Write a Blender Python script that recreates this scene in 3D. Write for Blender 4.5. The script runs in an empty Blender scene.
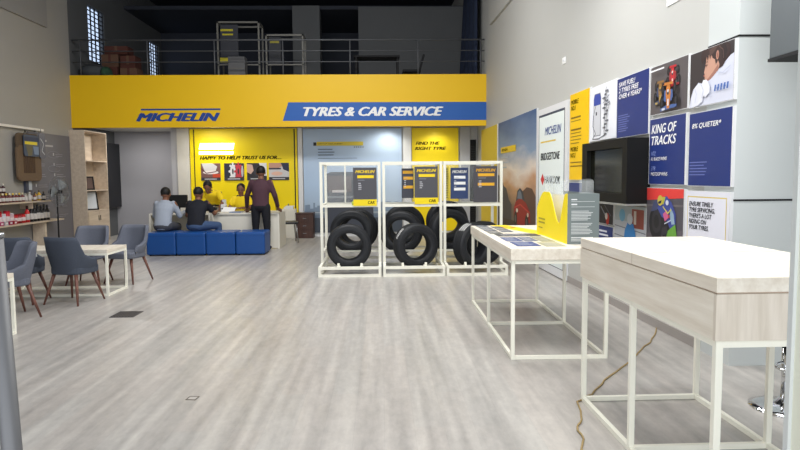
import bpy, math, random
from mathutils import Vector, Matrix, Euler
random.seed(7)
SC = bpy.context.scene
COL = SC.collection
PI = math.pi
R = math.radians

# ------------------------------------------------------------------ helpers
def lin(c):
    return c/12.92 if c <= 0.04045 else ((c+0.055)/1.055)**2.4
def rgb(r, g, b):
    return (lin(r/255), lin(g/255), lin(b/255), 1.0)

def mat(name, c, rough=0.6, metal=0.0, noise=0.04, scale=12.0, spec=0.5, trans=0.0, emit=None, es=0.0, alpha=1.0, ior=1.45, coat=0.0):
    m = bpy.data.materials.new(name); m.use_nodes = True
    nt = m.node_tree; b = nt.nodes['Principled BSDF']
    col = rgb(*c)
    b.inputs['Base Color'].default_value = col
    b.inputs['Roughness'].default_value = rough
    b.inputs['Metallic'].default_value = metal
    b.inputs['Specular IOR Level'].default_value = spec
    b.inputs['Transmission Weight'].default_value = trans
    b.inputs['IOR'].default_value = ior
    b.inputs['Alpha'].default_value = alpha
    b.inputs['Coat Weight'].default_value = coat
    if emit:
        b.inputs['Emission Color'].default_value = rgb(*emit); b.inputs['Emission Strength'].default_value = es
    if noise > 0:
        tc = nt.nodes.new('ShaderNodeTexCoord'); n = nt.nodes.new('ShaderNodeTexNoise')
        n.inputs['Scale'].default_value = scale; n.inputs['Detail'].default_value = 3
        mp = nt.nodes.new('ShaderNodeMapRange')
        mp.inputs['To Min'].default_value = 1-noise; mp.inputs['To Max'].default_value = 1+noise
        mx = nt.nodes.new('ShaderNodeMix'); mx.data_type = 'RGBA'; mx.blend_type = 'MULTIPLY'
        mx.inputs['Factor'].default_value = 1.0; mx.inputs[6].default_value = col
        nt.links.new(tc.outputs['Object'], n.inputs['Vector'])
        nt.links.new(n.outputs['Fac'], mp.inputs['Value'])
        nt.links.new(mp.outputs['Result'], mx.inputs[7])
        nt.links.new(mx.outputs[2], b.inputs['Base Color'])
    return m

def streak_mat(name, c1, c2, stretch, rough=0.5, scale=1.0, c3=None, bump=0.0, spec=0.5):
    """two noise layers stretched along one axis: wood grain or printed vinyl"""
    m = bpy.data.materials.new(name); m.use_nodes = True
    nt = m.node_tree; b = nt.nodes['Principled BSDF']; L = nt.links.new
    tc = nt.nodes.new('ShaderNodeTexCoord'); mp = nt.nodes.new('ShaderNodeMapping')
    mp.inputs['Scale'].default_value = stretch
    n = nt.nodes.new('ShaderNodeTexNoise'); n.inputs['Scale'].default_value = scale; n.inputs['Detail'].default_value = 6
    n.inputs['Roughness'].default_value = 0.6
    r = nt.nodes.new('ShaderNodeValToRGB')
    r.color_ramp.elements[0].position = 0.3; r.color_ramp.elements[0].color = rgb(*c1)
    r.color_ramp.elements[1].position = 0.7; r.color_ramp.elements[1].color = rgb(*c2)
    if c3:
        e = r.color_ramp.elements.new(0.5); e.color = rgb(*c3)
    L(tc.outputs['Object'], mp.inputs['Vector']); L(mp.outputs['Vector'], n.inputs['Vector'])
    L(n.outputs['Fac'], r.inputs['Fac']); L(r.outputs['Color'], b.inputs['Base Color'])
    b.inputs['Roughness'].default_value = rough
    b.inputs['Specular IOR Level'].default_value = spec
    if bump:
        bp = nt.nodes.new('ShaderNodeBump'); bp.inputs['Strength'].default_value = bump
        L(n.outputs['Fac'], bp.inputs['Height']); L(bp.outputs['Normal'], b.inputs['Normal'])
    return m

class MB:
    """collects shapes for ONE mesh"""
    def __init__(s): s.v = []; s.f = []; s.mi = []; s.mats = []; s.sm = []
    def m(s, material):
        if material not in s.mats: s.mats.append(material)
        return s.mats.index(material)
    def add(s, vs, fs, material=None, smooth=False):
        o = len(s.v); k = s.m(material) if material else 0
        s.v += [tuple(v) for v in vs]
        for f in fs: s.f.append([i+o for i in f]); s.mi.append(k); s.sm.append(smooth)
        return s
    def box(s, x0, x1, y0, y1, z0, z1, material=None):
        vs = [(x0,y0,z0),(x1,y0,z0),(x1,y1,z0),(x0,y1,z0),(x0,y0,z1),(x1,y0,z1),(x1,y1,z1),(x0,y1,z1)]
        return s.add(vs, [(0,3,2,1),(4,5,6,7),(0,1,5,4),(1,2,6,5),(2,3,7,6),(3,0,4,7)], material)
    def bar(s, a, b, w, h=None, material=None, up=(0,0,1)):
        """rectangular bar between two points"""
        a = Vector(a); b = Vector(b); d = (b-a).normalized(); h = h or w
        u = Vector(up)
        if abs(d.dot(u)) > .95: u = Vector((0,1,0))
        r = d.cross(u).normalized(); u = r.cross(d)
        vs = []
        for p in (a, b):
            for sx, sy in ((-1,-1),(1,-1),(1,1),(-1,1)): vs.append(p + r*sx*w/2 + u*sy*h/2)
        return s.add(vs, [(0,1,2,3),(7,6,5,4),(0,4,5,1),(1,5,6,2),(2,6,7,3),(3,7,4,0)], material)
    def tube(s, pts, rad, n=10, material=None, caps=True):
        pts = [Vector(p) for p in pts]; k = len(pts)
        rr = rad if isinstance(rad, (list, tuple)) else [rad]*k
        vs = []; pu = None
        for i, p in enumerate(pts):
            d = (pts[min(i+1,k-1)]-pts[max(i-1,0)]).normalized()
            if pu is None:
                pu = Vector((0,0,1)) if abs(d.z) < .9 else Vector((1,0,0))
            r = d.cross(pu).normalized(); u = r.cross(d); pu = u
            for j in range(n):
                a = 2*PI*j/n; vs.append(p + (r*math.cos(a)+u*math.sin(a))*rr[i])
        fs = [(i*n+j, i*n+(j+1)%n, (i+1)*n+(j+1)%n, (i+1)*n+j) for i in range(k-1) for j in range(n)]
        s.add(vs, fs, material, True)
        if caps:
            o = len(s.v)-len(vs); kk = s.m(material) if material else 0
            s.f.append([o+j for j in reversed(range(n))]); s.mi.append(kk); s.sm.append(False)
            s.f.append([o+(k-1)*n+j for j in range(n)]); s.mi.append(kk); s.sm.append(False)
        return s
    def lathe(s, prof, n=32, c=(0,0,0), axis='Z', material=None, closed=False, smooth=True):
        """prof: (radius, height)"""
        vs = []
        for r, h in prof:
            for j in range(n):
                a = 2*PI*j/n; x, y = r*math.cos(a), r*math.sin(a)
                p = (x,y,h) if axis == 'Z' else ((x,h,y) if axis == 'Y' else (h,x,y))
                vs.append((p[0]+c[0], p[1]+c[1], p[2]+c[2]))
        k = len(prof); fs = []
        for i in range(k if closed else k-1):
            i2 = (i+1) % k
            for j in range(n): fs.append((i*n+j, i*n+(j+1)%n, i2*n+(j+1)%n, i2*n+j))
        if not closed:
            fs.append(tuple(reversed(range(n)))); fs.append(tuple((k-1)*n+j for j in range(n)))
        return s.add(vs, fs, material, smooth)
    def prism(s, poly, z0, z1, material=None, plane='XY'):
        """polygon extruded; plane XY -> z, XZ -> y, YZ -> x"""
        def P(a, b, c):
            return (a,b,c) if plane == 'XY' else ((a,c,b) if plane == 'XZ' else (c,a,b))
        n = len(poly)
        vs = [P(a,b,z0) for a,b in poly]+[P(a,b,z1) for a,b in poly]
        fs = [tuple(reversed(range(n))), tuple(range(n,2*n))]+[(i,(i+1)%n,n+(i+1)%n,n+i) for i in range(n)]
        return s.add(vs, fs, material)
    def ell(s, c, r, n=16, m=10, material=None):
        vs = []
        for i in range(1, m):
            t = PI*i/m
            for j in range(n):
                a = 2*PI*j/n
                vs.append((c[0]+r[0]*math.sin(t)*math.cos(a), c[1]+r[1]*math.sin(t)*math.sin(a), c[2]+r[2]*math.cos(t)))
        vs.append((c[0],c[1],c[2]+r[2])); vs.append((c[0],c[1],c[2]-r[2]))
        T, B = len(vs)-2, len(vs)-1
        fs = [(i*n+j,(i+1)*n+j,(i+1)*n+(j+1)%n,i*n+(j+1)%n) for i in range(m-2) for j in range(n)]
        fs += [(T,j,(j+1)%n) for j in range(n)] + [(B,(m-2)*n+(j+1)%n,(m-2)*n+j) for j in range(n)]
        return s.add(vs, fs, material, True)
    def build(s, name, material=None, parent=None, bevel=0, label=None):
        me = bpy.data.meshes.new(name); me.from_pydata(s.v, [], s.f); me.update()
        if s.mats:
            for m_ in s.mats: me.materials.append(m_)
            me.polygons.foreach_set('material_index', s.mi)
        elif material: me.materials.append(material)
        me.polygons.foreach_set('use_smooth', s.sm)
        o = bpy.data.objects.new(name, me); COL.objects.link(o)
        if parent: o.parent = parent
        if bevel:
            b = o.modifiers.new('bevel','BEVEL'); b.width = bevel; b.segments = 2; b.limit_method = 'ANGLE'
        if label: o['label'] = label
        return o

def tag(o, label, cat, group=None):
    o['label'] = label; o['category'] = cat
    if group: o['group'] = group
    return o
def thing(name, label, cat, loc=(0,0,0), rz=0, group=None, rx=0):
    o = bpy.data.objects.new(name, None); COL.objects.link(o); o.empty_display_size = .1
    o.location = loc; o.rotation_euler = (rx, 0, rz)
    return tag(o, label, cat, group)
def struct(o):
    o['kind'] = 'structure'; return o
def dup(root, loc, rz, label, group=None):
    r = root.copy(); COL.objects.link(r); r.location = loc; r.rotation_euler = (root.rotation_euler[0],0,rz); r['label'] = label
    if group: r['group'] = group
    for ch in list(root.children):
        c = ch.copy(); COL.objects.link(c); c.parent = r
        for g in list(ch.children):
            d = g.copy(); COL.objects.link(d); d.parent = c
    return r

def text(name, s, parent, material, x, y, w, h, shear=0.0, bold=0.0, z=0.0, depth=.0008, label=None, spacing=1.0):
    """lettering fitted into the box x..x+w, y..y+h of its parent's face"""
    cu = bpy.data.curves.new(name, 'FONT'); cu.body = s; cu.shear = shear; cu.offset = 0; cu.extrude = 0
    cu.space_character = spacing; cu.resolution_u = 3; cu.space_line = .92
    ob = bpy.data.objects.new(name, cu); COL.objects.link(ob)
    dg = bpy.context.evaluated_depsgraph_get(); dg.update()
    me = bpy.data.meshes.new_from_object(ob.evaluated_get(dg))
    bpy.data.objects.remove(ob); bpy.data.curves.remove(cu)
    if not len(me.polygons): print('EMPTY TEXT', s)
    xs = [v.co.x for v in me.vertices]; ys = [v.co.y for v in me.vertices]
    x0, x1, y0, y1 = min(xs), max(xs), min(ys), max(ys)
    for v in me.vertices:
        v.co = ((v.co.x-x0)/(x1-x0)*w+x, (v.co.y-y0)/(y1-y0)*h+y, z+depth)
    if bold > .012:                      # heavier strokes
        vs = [v.co.copy() for v in me.vertices]; fs = [tuple(p.vertices) for p in me.polygons]; n = len(vs)
        nl = s.count('\n')+1; dx = h/nl*1.7*bold
        sh_ = ((-1,0),(-.5,.25),(0,0),(.5,-.25),(1,0)); V = [(v.x+a_*dx, v.y+b_*dx, v.z+k*.0003) for k,(a_,b_) in enumerate(sh_) for v in vs]
        me = bpy.data.meshes.new(name); me.from_pydata(V, [], [tuple(i+k*n for i in f) for k in range(5) for f in fs]); me.update()
    me.materials.clear(); me.materials.append(material)
    o = bpy.data.objects.new(name, me); COL.objects.link(o); o.parent = parent
    if label: o['label'] = label
    return o

_cm = {}
def C_(c, rough=.55):
    k = (c, rough)
    if k not in _cm: _cm[k] = mat('print_%d_%d_%d' % c, c, rough, noise=.02, scale=20)
    return _cm[k]
class Art(MB):
    """flat printed picture in the local x-y plane, one mesh, later shapes lie on top"""
    def __init__(s, z=0.0, step=.0006): super().__init__(); s.z = z; s.step = step
    def poly(s, pts, c):
        s.add([(x,y,s.z) for x,y in pts], [tuple(range(len(pts)))], C_(c) if isinstance(c, tuple) else c); s.z += s.step; return s
    def rect(s, x0, y0, x1, y1, c): return s.poly([(x0,y0),(x1,y0),(x1,y1),(x0,y1)], c)
    def ellipse(s, x, y, rx, ry, c, rot=0, n=20):
        cr, sr = math.cos(rot), math.sin(rot); p = []
        for i in range(n):
            a = 2*PI*i/n; u, v = rx*math.cos(a), ry*math.sin(a); p.append((x+u*cr-v*sr, y+u*sr+v*cr))
        return s.poly(p, c)
    def line(s, pts, w, c):
        k = s.m(C_(c) if isinstance(c, tuple) else c)
        for (ax,ay),(bx,by) in zip(pts, pts[1:]):
            d = math.hypot(bx-ax, by-ay) or 1; nx, ny = -(by-ay)/d*w/2, (bx-ax)/d*w/2
            s.add([(ax+nx,ay+ny,s.z),(ax-nx,ay-ny,s.z),(bx-nx,by-ny,s.z),(bx+nx,by+ny,s.z)], [(0,1,2,3)], s.mats[k])
        s.z += s.step; return s
    def lines(s, x, y, w, n, pitch, t, c, ragged=.3):
        """a block of writing too small to read"""
        for i in range(n):
            s.z -= s.step if i else 0
            ww = w*(1-ragged*random.random()); s.rect(x, y-i*pitch-t, x+ww, y-i*pitch, c)
        return s

# ------------------------------------------------------------------ materials
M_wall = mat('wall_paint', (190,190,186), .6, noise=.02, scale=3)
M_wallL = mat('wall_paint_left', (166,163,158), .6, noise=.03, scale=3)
M_pier = mat('pier_cladding', (203,208,208), .45, noise=.015, scale=2)
M_grey = mat('alcove_grey_paint', (158,157,162), .7, noise=.03, scale=3)
M_mezz = mat('mezzanine_paint', (96,98,100), .8, noise=.05, scale=2)
M_mezzd = mat('mezzanine_dark_paint', (52,56,66), .8, noise=.05, scale=2)
M_black = mat('black_plastic', (18,18,20), .35)
M_blackm = mat('matte_black', (24,24,27), .8)
M_white = mat('white_steel_paint', (246,244,230), .35, noise=.01)
M_board = mat('white_board_edge', (225,226,228), .5, noise=.01)
M_yellow = mat('yellow_board', (243,196,8), .5, noise=.015, scale=4)
M_yel2 = mat('backdrop_yellow', (250,222,0), .45, noise=.01, scale=3)
M_blue = mat('banner_blue', (38,96,178), .5, noise=.02, scale=4)
M_navy = mat('poster_navy', (36,54,118), .4, noise=.02, scale=6)
M_tblue = mat('lettering_blue', (30,70,150), .5, noise=0)
M_twhite = mat('lettering_white', (245,245,245), .5, noise=0)
M_tdark = mat('lettering_dark', (38,34,22), 1.0, noise=0, spec=0)
M_tblack = mat('lettering_black', (25,25,28), 1.0, noise=0, spec=0)
M_tyel = mat('lettering_yellow', (250,215,20), .5, noise=0)
M_rubber = mat('tyre_rubber', (30,32,37), .55, noise=.1, scale=30)
M_rubt = mat('tyre_tread_rubber', (24,26,30), .7, noise=.1, scale=50)
M_steel = mat('brushed_steel', (150,152,155), .3, .9, noise=.05)
M_chrome = mat('chrome', (220,222,225), .08, 1.0, noise=0)
M_leather = mat('blue_leatherette', (18,72,140), .38, noise=.06, scale=9)
M_fabric = mat('grey_upholstery', (104,108,120), .9, noise=.1, scale=60, spec=.2)
M_fabd = mat('dark_grey_upholstery', (74,80,92), .9, noise=.1, scale=60, spec=.2)
M_walnut = streak_mat('walnut_leg', (92,56,48), (128,84,70), (20,20,2), .45, 2)
M_oak = streak_mat('white_washed_oak', (218,207,190), (242,235,222), (14,1.1,14), .42, 1.6, (231,222,207))
M_oakx = streak_mat('white_washed_oak_upright', (204,192,175), (232,222,208), (16,16,1.2), .45, 1.5)
M_shelf = streak_mat('pale_shelf_wood', (190,172,152), (212,196,176), (10,1,10), .55, 1.5)
M_desk = mat('desk_laminate', (226,222,210), .45, noise=.02)
M_brown = streak_mat('dark_brown_wood', (58,36,30), (84,54,44), (12,12,1.5), .5, 2)
M_acryl = mat('clear_acrylic', (245,250,250), .25, noise=0, alpha=.08, spec=.3)
M_glass = mat('glass', (230,240,240), .05, noise=0, alpha=.12)
M_skin = mat('skin', (128,86,66), .55, noise=.05, scale=30)
M_hair = mat('black_hair', (16,14,15), .6, noise=.2, scale=80)
M_grayp = mat('poster_charcoal', (80,80,86), .5, noise=.02)

# floor: long whitewashed planks running away from the door
def floor_material():
    m = bpy.data.materials.new('vinyl_plank_floor'); m.use_nodes = True
    nt = m.node_tree; b = nt.nodes['Principled BSDF']; L = nt.links.new
    tc = nt.nodes.new('ShaderNodeTexCoord')
    def noise(sc, scale, detail=5, rough=.55):
        mp = nt.nodes.new('ShaderNodeMapping'); mp.inputs['Scale'].default_value = sc
        n = nt.nodes.new('ShaderNodeTexNoise'); n.inputs['Scale'].default_value = scale; n.inputs['Detail'].default_value = detail
        n.inputs['Roughness'].default_value = rough
        L(tc.outputs['Object'], mp.inputs['Vector']); L(mp.outputs['Vector'], n.inputs['Vector']); return n
    a = noise((8.5,.38,1), 1.2, 2, .45); c = noise((15,6,1), 1.0, 6, .72); d = noise((1,1,1), 1.1, 2)
    r = nt.nodes.new('ShaderNodeValToRGB')
    r.color_ramp.elements[0].position = .28; r.color_ramp.elements[0].color = rgb(143,140,137)
    r.color_ramp.elements[1].position = .72; r.color_ramp.elements[1].color = rgb(197,193,187)
    e = r.color_ramp.elements.new(.5); e.color = rgb(172,168,164)
    mx = nt.nodes.new('ShaderNodeMix'); mx.inputs['Factor'].default_value = .42
    L(a.outputs['Fac'], mx.inputs[2]); L(c.outputs['Fac'], mx.inputs[3]); L(mx.outputs[0], r.inputs['Fac'])
    # warm and cool tint drifting between planks
    mp2 = nt.nodes.new('ShaderNodeMapping'); mp2.inputs['Scale'].default_value = (1,1,1); mp2.inputs['Rotation'].default_value = (0,0,PI/2)
    br = nt.nodes.new('ShaderNodeTexBrick'); br.inputs['Scale'].default_value = 1.0
    br.inputs['Brick Width'].default_value = 1.22; br.inputs['Row Height'].default_value = .18; br.inputs['Mortar Size'].default_value = .0016
    br.inputs['Color1'].default_value = (.955,.965,.96,1); br.inputs['Color2'].default_value = (1.0,.975,.955,1); br.inputs['Mortar'].default_value = (.88,.87,.86,1)
    L(tc.outputs['Object'], mp2.inputs['Vector']); L(mp2.outputs['Vector'], br.inputs['Vector'])
    ml = nt.nodes.new('ShaderNodeMix'); ml.data_type = 'RGBA'; ml.blend_type = 'MULTIPLY'; ml.inputs['Factor'].default_value = .8
    L(r.outputs['Color'], ml.inputs[6]); L(br.outputs['Color'], ml.inputs[7]); L(ml.outputs[2], b.inputs['Base Color'])
    mr = nt.nodes.new('ShaderNodeMapRange'); mr.inputs['To Min'].default_value = .26; mr.inputs['To Max'].default_value = .42
    L(d.outputs['Fac'], mr.inputs['Value']); L(mr.outputs['Result'], b.inputs['Roughness'])
    return m
M_floor = floor_material()

# ------------------------------------------------------------------ camera
yaw, pitch, roll = R(1.6), R(4.4), R(-.45)
right = Vector((math.cos(yaw), -math.sin(yaw), 0)); fw = Vector((math.sin(yaw), math.cos(yaw), 0)); up = Vector((0,0,1))
f2 = fw*math.cos(pitch)-up*math.sin(pitch); u2 = up*math.cos(pitch)+fw*math.sin(pitch)
r3 = right*math.cos(roll)+u2*math.sin(roll); u3 = u2*math.cos(roll)-right*math.sin(roll)
cam = bpy.data.objects.new('camera', bpy.data.cameras.new('camera')); COL.objects.link(cam)
mw = Matrix((r3, u3, -f2)).transposed().to_4x4(); mw.translation = (0,0,1.5)
cam.matrix_world = mw; cam.data.sensor_width = 36; cam.data.lens = 628/800*36; cam.data.clip_start = .05
SC.camera = cam

# ------------------------------------------------------------------ the setting
XL = -7.13                                     # left wall
def WX(y): return 2.455-.0256*(y-14.8)          # right wall leans a little away towards the door
RZW = math.atan2(-1, .0256)
H = 7.0
struct(MB().box(-7.4, 5.2, -1.2, 21.2, -.1, 0).build('floor', M_floor))
struct(MB().box(-7.4, 5.2, -1.2, 21.2, H, H+.1).build('ceiling', M_mezzd))
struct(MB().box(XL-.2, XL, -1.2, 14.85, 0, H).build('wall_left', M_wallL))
# upper left wall beyond the gallery edge with its two barred window openings
w = MB()
yy = [14.85, 15.85, 16.75, 19.95, 20.75, 21.2]
for i in range(5):
    if i in (1, 3):
        w.box(XL-.2, XL, yy[i], yy[i+1], 0, 4.42); w.box(XL-.2, XL, yy[i], yy[i+1], 5.75, H)
    else: w.box(XL-.2, XL, yy[i], yy[i+1], 0, H)
struct(w.build('wall_left_rear', M_mezz))
w = MB().prism([(WX(5.2), 5.2), (WX(21.2), 21.2), (WX(21.2)+.3, 21.2), (WX(5.2)+.3, 5.2)], 0, H)
struct(w.build('wall_right', M_wall))
struct(MB().box(WX(4.75)-.012, 5.2, 4.75, 5.2, 0, H).build('wall_right_pier', M_pier))
struct(MB().box(4.6, 4.8, -1.2, 4.75, 0, H).build('wall_right_front', M_wall))
# dark joints of the pier cladding
xp = WX(4.75)-.012
struct(MB().box(xp-.004, xp+.05, 4.746, 5.2, 2.533, 2.547).box(xp-.004, 4.6, 4.744, 4.76, 2.533, 2.547).build('trim_1', M_blackm))
struct(MB().box(xp-.004, 4.6, 4.744, 4.76, 1.292, 1.306).build('trim_2', M_blackm))
# back wall under the gallery, alcove on its left
struct(MB().box(-4.85, WX(16)+.02, 16.0, 16.12, 0, 2.75).build('wall_back', mat('back_wall_paint', (208,206,202), .6, noise=.02)))
struct(MB().box(-7.13, -5.0, 17.1, 17.2, 0, 2.75).build('wall_back_alcove', M_grey))
struct(MB().box(-5.1, -4.85, 16.0, 17.1, 0, 2.75).build('wall_back_return', M_grey))
struct(MB().box(-5.10, -4.80, 15.9, 16.0, 0, 2.74).build('trim_3', mat('column_cladding', (214,210,200), .6)))
struct(MB().box(-5.26, -5.10, 15.95, 16.2, 0, 2.74).build('trim_4', mat('grey_column_cladding', (176,176,180), .6)))
struct(MB().box(XL-.0, XL+.13, 16.0, 17.08, .76, 2.42).build('window_1', mat('dark_recess', (26,27,32), .5)))  # dark box on the wall standing in for a dark recess
# slab of the gallery
struct(MB().box(XL, WX(15)+.02, 14.92, 21.2, 2.75, 3.84).build('ceiling_slab', mat('slab_paint', (205,204,200), .7)))
# gallery room
struct(MB().box(XL, 2.6, 21.0, 21.2, 3.84, H).build('wall_gallery_back', M_mezzd))
struct(MB().box(-.62, WX(18)+.01, 18.0, 18.1, 3.84, 6.25).build('wall_gallery_partition', M_mezz))
struct(MB().box(-2.46, -1.70, 18.0, 18.5, 3.84, 6.28).build('wall_gallery_column', M_mezz))
struct(MB().box(XL, WX(18)+.02, 18.1, 21.0, 6.2, 6.3).build('ceiling_gallery', M_mezzd))
# slightly proud upper wall bands
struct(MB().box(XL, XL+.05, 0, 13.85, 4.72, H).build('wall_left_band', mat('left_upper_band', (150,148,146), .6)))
struct(MB().prism([(WX(5.2)-.05,5.2),(WX(14.2)-.05,14.2),(WX(14.2)+.01,14.2),(WX(5.2)+.01,5.2)], 4.85, H).build('wall_right_band', M_wall))
struct(MB().box(-1.95, WX(16), 15.97, 16.0, 0, .1).build('baseboard_back', M_board))
struct(MB().prism([(WX(5.2)-.012,5.2),(WX(15.9)-.012,15.9),(WX(15.9)+.002,15.9),(WX(5.2)+.002,5.2)], 0, .09).build('baseboard_right', mat('baseboard_tone', (160,154,150), .6)))
# windows of the gallery: sky-lit frosted panes behind bars
M_pane = mat('daylit_pane', (200,215,235), .3, emit=(190,210,240), es=1.3, noise=0)
for k, (ya, yb) in enumerate(((15.85,16.75),(19.95,20.75))):
    o = struct(MB().box(XL-.14, XL-.12, ya, yb, 4.42, 5.75).build('window_%d' % (k+2), M_pane))
    g = MB()
    for j in range(5): y = ya+(yb-ya)*j/4; g.box(XL-.05, XL-.02, y-.012, y+.012, 4.42, 5.75)
    for j in range(13): z = 4.42+1.33*j/12; g.box(XL-.055, XL-.025, ya, yb, z-.008, z+.008)
    g.build('window_bars', M_blackm, o)

# dark casing hanging from above in front of the pier
c = thing('shutter_casing', 'dark grey casing box high up in front of the grey pier', 'casing', (2.595, 3.9, 2.265))
MB().box(0, .9, 0, .3, 0, 1.2).build('box', mat('casing_grey', (88,94,98), .5), c, .004)
for x in (.15, .75): MB().tube([(x,.15,1.2),(x,.15,H-2.265)], .012, 8).build('hanger', M_steel, c)
MB().box(-.006, .9, -.006, .306, -.02, 0).build('lower_trim', M_blackm, c)

# right door post next to the camera
c = thing('glass_door_post', 'pale cream metal door post at the right edge of the view', 'door post', (0,0,0))
MB().box(.831, .838, 1.235, 1.25, 0, 3.2).build('edge_strip', mat('door_edge_strip', (205,208,206), .35), c)
MB().box(.838, 1.0, 1.13, 1.25, 0, 3.2).build('post', mat('door_post_cream', (226,226,208), .4, noise=.02), c)
# grey post at the left doorway
c = thing('doorway_post', 'tall round grey metal post at the left doorway edge', 'post', (-.735, 1.2, 0))
MB().tube([(.045,0,.012),(.0,0,1.392)], .018, 20).build('tube', mat('galvanised_grey', (100,100,102), .5, .3), c)
MB().lathe([(.0,1.392),(.02,1.392),(.02,1.40),(.0,1.40)], 20).build('cap', M_steel, c)
MB().lathe([(.06,0),(.06,.012),(.0,.012)], 24, (.045,0,0)).build('foot_plate', M_steel, c)

# ------------------------------------------------------------------ gallery front with the big sign
c = thing('fascia_sign', 'long yellow sign board across the gallery edge with a blue banner', 'sign', (XL, 14.8, 2.68), 0, rx=PI/2)
FW = WX(14.8)-XL
MB().box(0, FW, 0, 1.19, -.11, 0).build('board', M_yellow, c)
def fx(px): return (px-71)/(487-71)*FW
def fz(px, py):  # height above the sign's lower edge
    top = 74.5-(px-71)/416*2.5; bot = 126.8-(px-71)/416*2.8
    return (bot-py)/(bot-top)*1.19
a = Art(.003)
a.poly([(fx(281),fz(281,119.6)),(FW,fz(487,118.3)),(FW,fz(487,100)),(fx(287),fz(287,100.9))], M_blue)
a.build('banner', M_blue, c, label='blue slanted banner')
text('lettering', 'TYRES & CAR SERVICE', c, M_twhite, fx(302.5), fz(302,114.8), fx(442.5)-fx(302.5), .205, .32, .055, .006, .004, 'white bold slanted lettering')
text('brand_lettering', 'MICHELIN', c, M_tblue, fx(136), fz(136,120.2), fx(217.5)-fx(136), .185, .35, .085, .003, .004, 'blue bold slanted lettering')
Art(.003).rect(fx(140), fz(140,109.3), fx(219), fz(140,107.6), M_tblue).build('underline', None, c)

# railing
c = thing('gallery_railing', 'steel railing with three rails above the yellow sign', 'railing', (0, 14.95, 3.84))
M_rail = mat('dull_rail_steel', (92,94,98), .6, .3)
for z in (.85, .60, .35): MB().tube([(XL+.02,0,z),(WX(14.9)-.02,0,z)], .019 if z > .8 else .012, 10).build('rail', M_rail, c)
for x in (-6.93, -5.4, -3.86, -2.28, -.72, .87, 2.34): MB().tube([(x,0,0),(x,0,.85)], .016, 10).build('post', M_rail, c)

# things up on the gallery
M_gframe = mat('dimmed_white_frame', (112,110,104), .5)  # white frames greyed, the gallery's dimness is put into the colour
def gstand(x0, x1, z1, label):
    t = thing('display_stand', label, 'display frame', ((x0+x1)/2, 15.8, 3.84), group='display frames on the gallery')
    w = (x1-x0)/2; h = z1-3.84
    g = MB()
    for x in (-w, w-.04): g.box(x, x+.04, 0, .04, 0, h); g.box(x, x+.04, .5, .54, 0, h)
    g.box(-w, w, 0, .04, h-.04, h); g.box(-w, w, .5, .54, h-.04, h); g.box(-w, w, 0, .04, .42, .45)
    for x in (-w, w-.04): g.box(x, x+.04, .04, .5, h-.04, h)
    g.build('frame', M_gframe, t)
    return t, w, h
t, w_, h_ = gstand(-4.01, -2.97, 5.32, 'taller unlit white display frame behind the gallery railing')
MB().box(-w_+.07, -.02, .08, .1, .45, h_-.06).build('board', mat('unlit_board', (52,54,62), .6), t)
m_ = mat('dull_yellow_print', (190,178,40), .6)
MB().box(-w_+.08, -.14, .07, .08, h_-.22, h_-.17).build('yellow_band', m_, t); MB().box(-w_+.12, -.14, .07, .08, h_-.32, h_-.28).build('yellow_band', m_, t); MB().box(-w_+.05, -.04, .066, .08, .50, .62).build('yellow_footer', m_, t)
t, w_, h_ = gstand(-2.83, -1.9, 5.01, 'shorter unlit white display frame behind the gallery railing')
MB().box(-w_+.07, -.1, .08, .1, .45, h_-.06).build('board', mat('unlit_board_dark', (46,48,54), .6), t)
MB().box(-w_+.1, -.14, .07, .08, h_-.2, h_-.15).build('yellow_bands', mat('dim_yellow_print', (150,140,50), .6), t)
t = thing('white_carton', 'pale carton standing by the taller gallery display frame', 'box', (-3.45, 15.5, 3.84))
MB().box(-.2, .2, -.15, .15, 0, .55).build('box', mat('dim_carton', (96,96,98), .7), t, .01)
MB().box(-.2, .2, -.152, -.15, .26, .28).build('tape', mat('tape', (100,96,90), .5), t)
t = thing('gallery_desk', 'dark desk standing behind the right of the gallery railing', 'desk', (-.1, 15.6, 3.845))
MB().box(-.55, .55, -.3, .3, .52, .56).build('top', M_blackm, t)
for x in (-.52, .48):
    MB().box(x, x+.05, -.28, .28, 0, .52).build('leg', M_blackm, t)
t = thing('gallery_chair', 'black chair tilted back behind the gallery railing', 'chair', (.75, 15.7, 3.84))
MB().box(-.22, .22, -.22, .22, .2, .26).build('seat', M_blackm, t, .01)
MB().bar((.2,0,.26),(.3,0,.62), .05, .4, M_blackm, (0,1,0)).build('backrest', M_blackm, t)
for x in (-.18, .18):
    for y in (-.18, .18): MB().tube([(x,y,.2),(x*1.1,y*1.1,0)], .015, 8).build('leg', M_blackm, t)
# cartons and bundles in the left corner of the gallery
M_c1 = mat('red_brown_carton', (86,48,40), .8); M_c2 = mat('tan_carton', (104,76,60), .8); M_c3 = mat('green_cloth', (44,76,56), .9); M_c4 = mat('grey_cloth', (70,74,78), .9)
gs = [(-6.58,15.8,0,.42,.42,.36,M_c1,'red brown carton at the bottom of the gallery pile, nearest the railing corner'),
      (-6.10,15.8,0,.40,.42,.33,M_c2,'tan carton at the bottom right of the gallery pile'),
      (-6.55,15.82,.36,.4,.4,.3,M_c2,'tan carton second up in the gallery pile by the barred window'),
      (-6.12,15.82,.33,.36,.4,.3,M_c1,'red brown carton on the right side of the gallery pile'),
      (-6.40,15.84,.66,.55,.4,.2,M_c1,'flat red brown carton topmost of the gallery pile')]
for x,y,z,a_,b_,h_,m_,l_ in gs:
    t = thing('carton', l_, 'box', (x,y,3.84+z), group='cartons piled on the gallery')
    MB().box(-a_/2,a_/2,-b_/2,b_/2,0,h_).build('box', m_, t, .01)
    MB().box(-.03,.03,-b_/2-.002,b_/2+.002,h_*.3,h_+.003).build('tape', M_c2 if m_ is M_c1 else M_c1, t)
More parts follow.
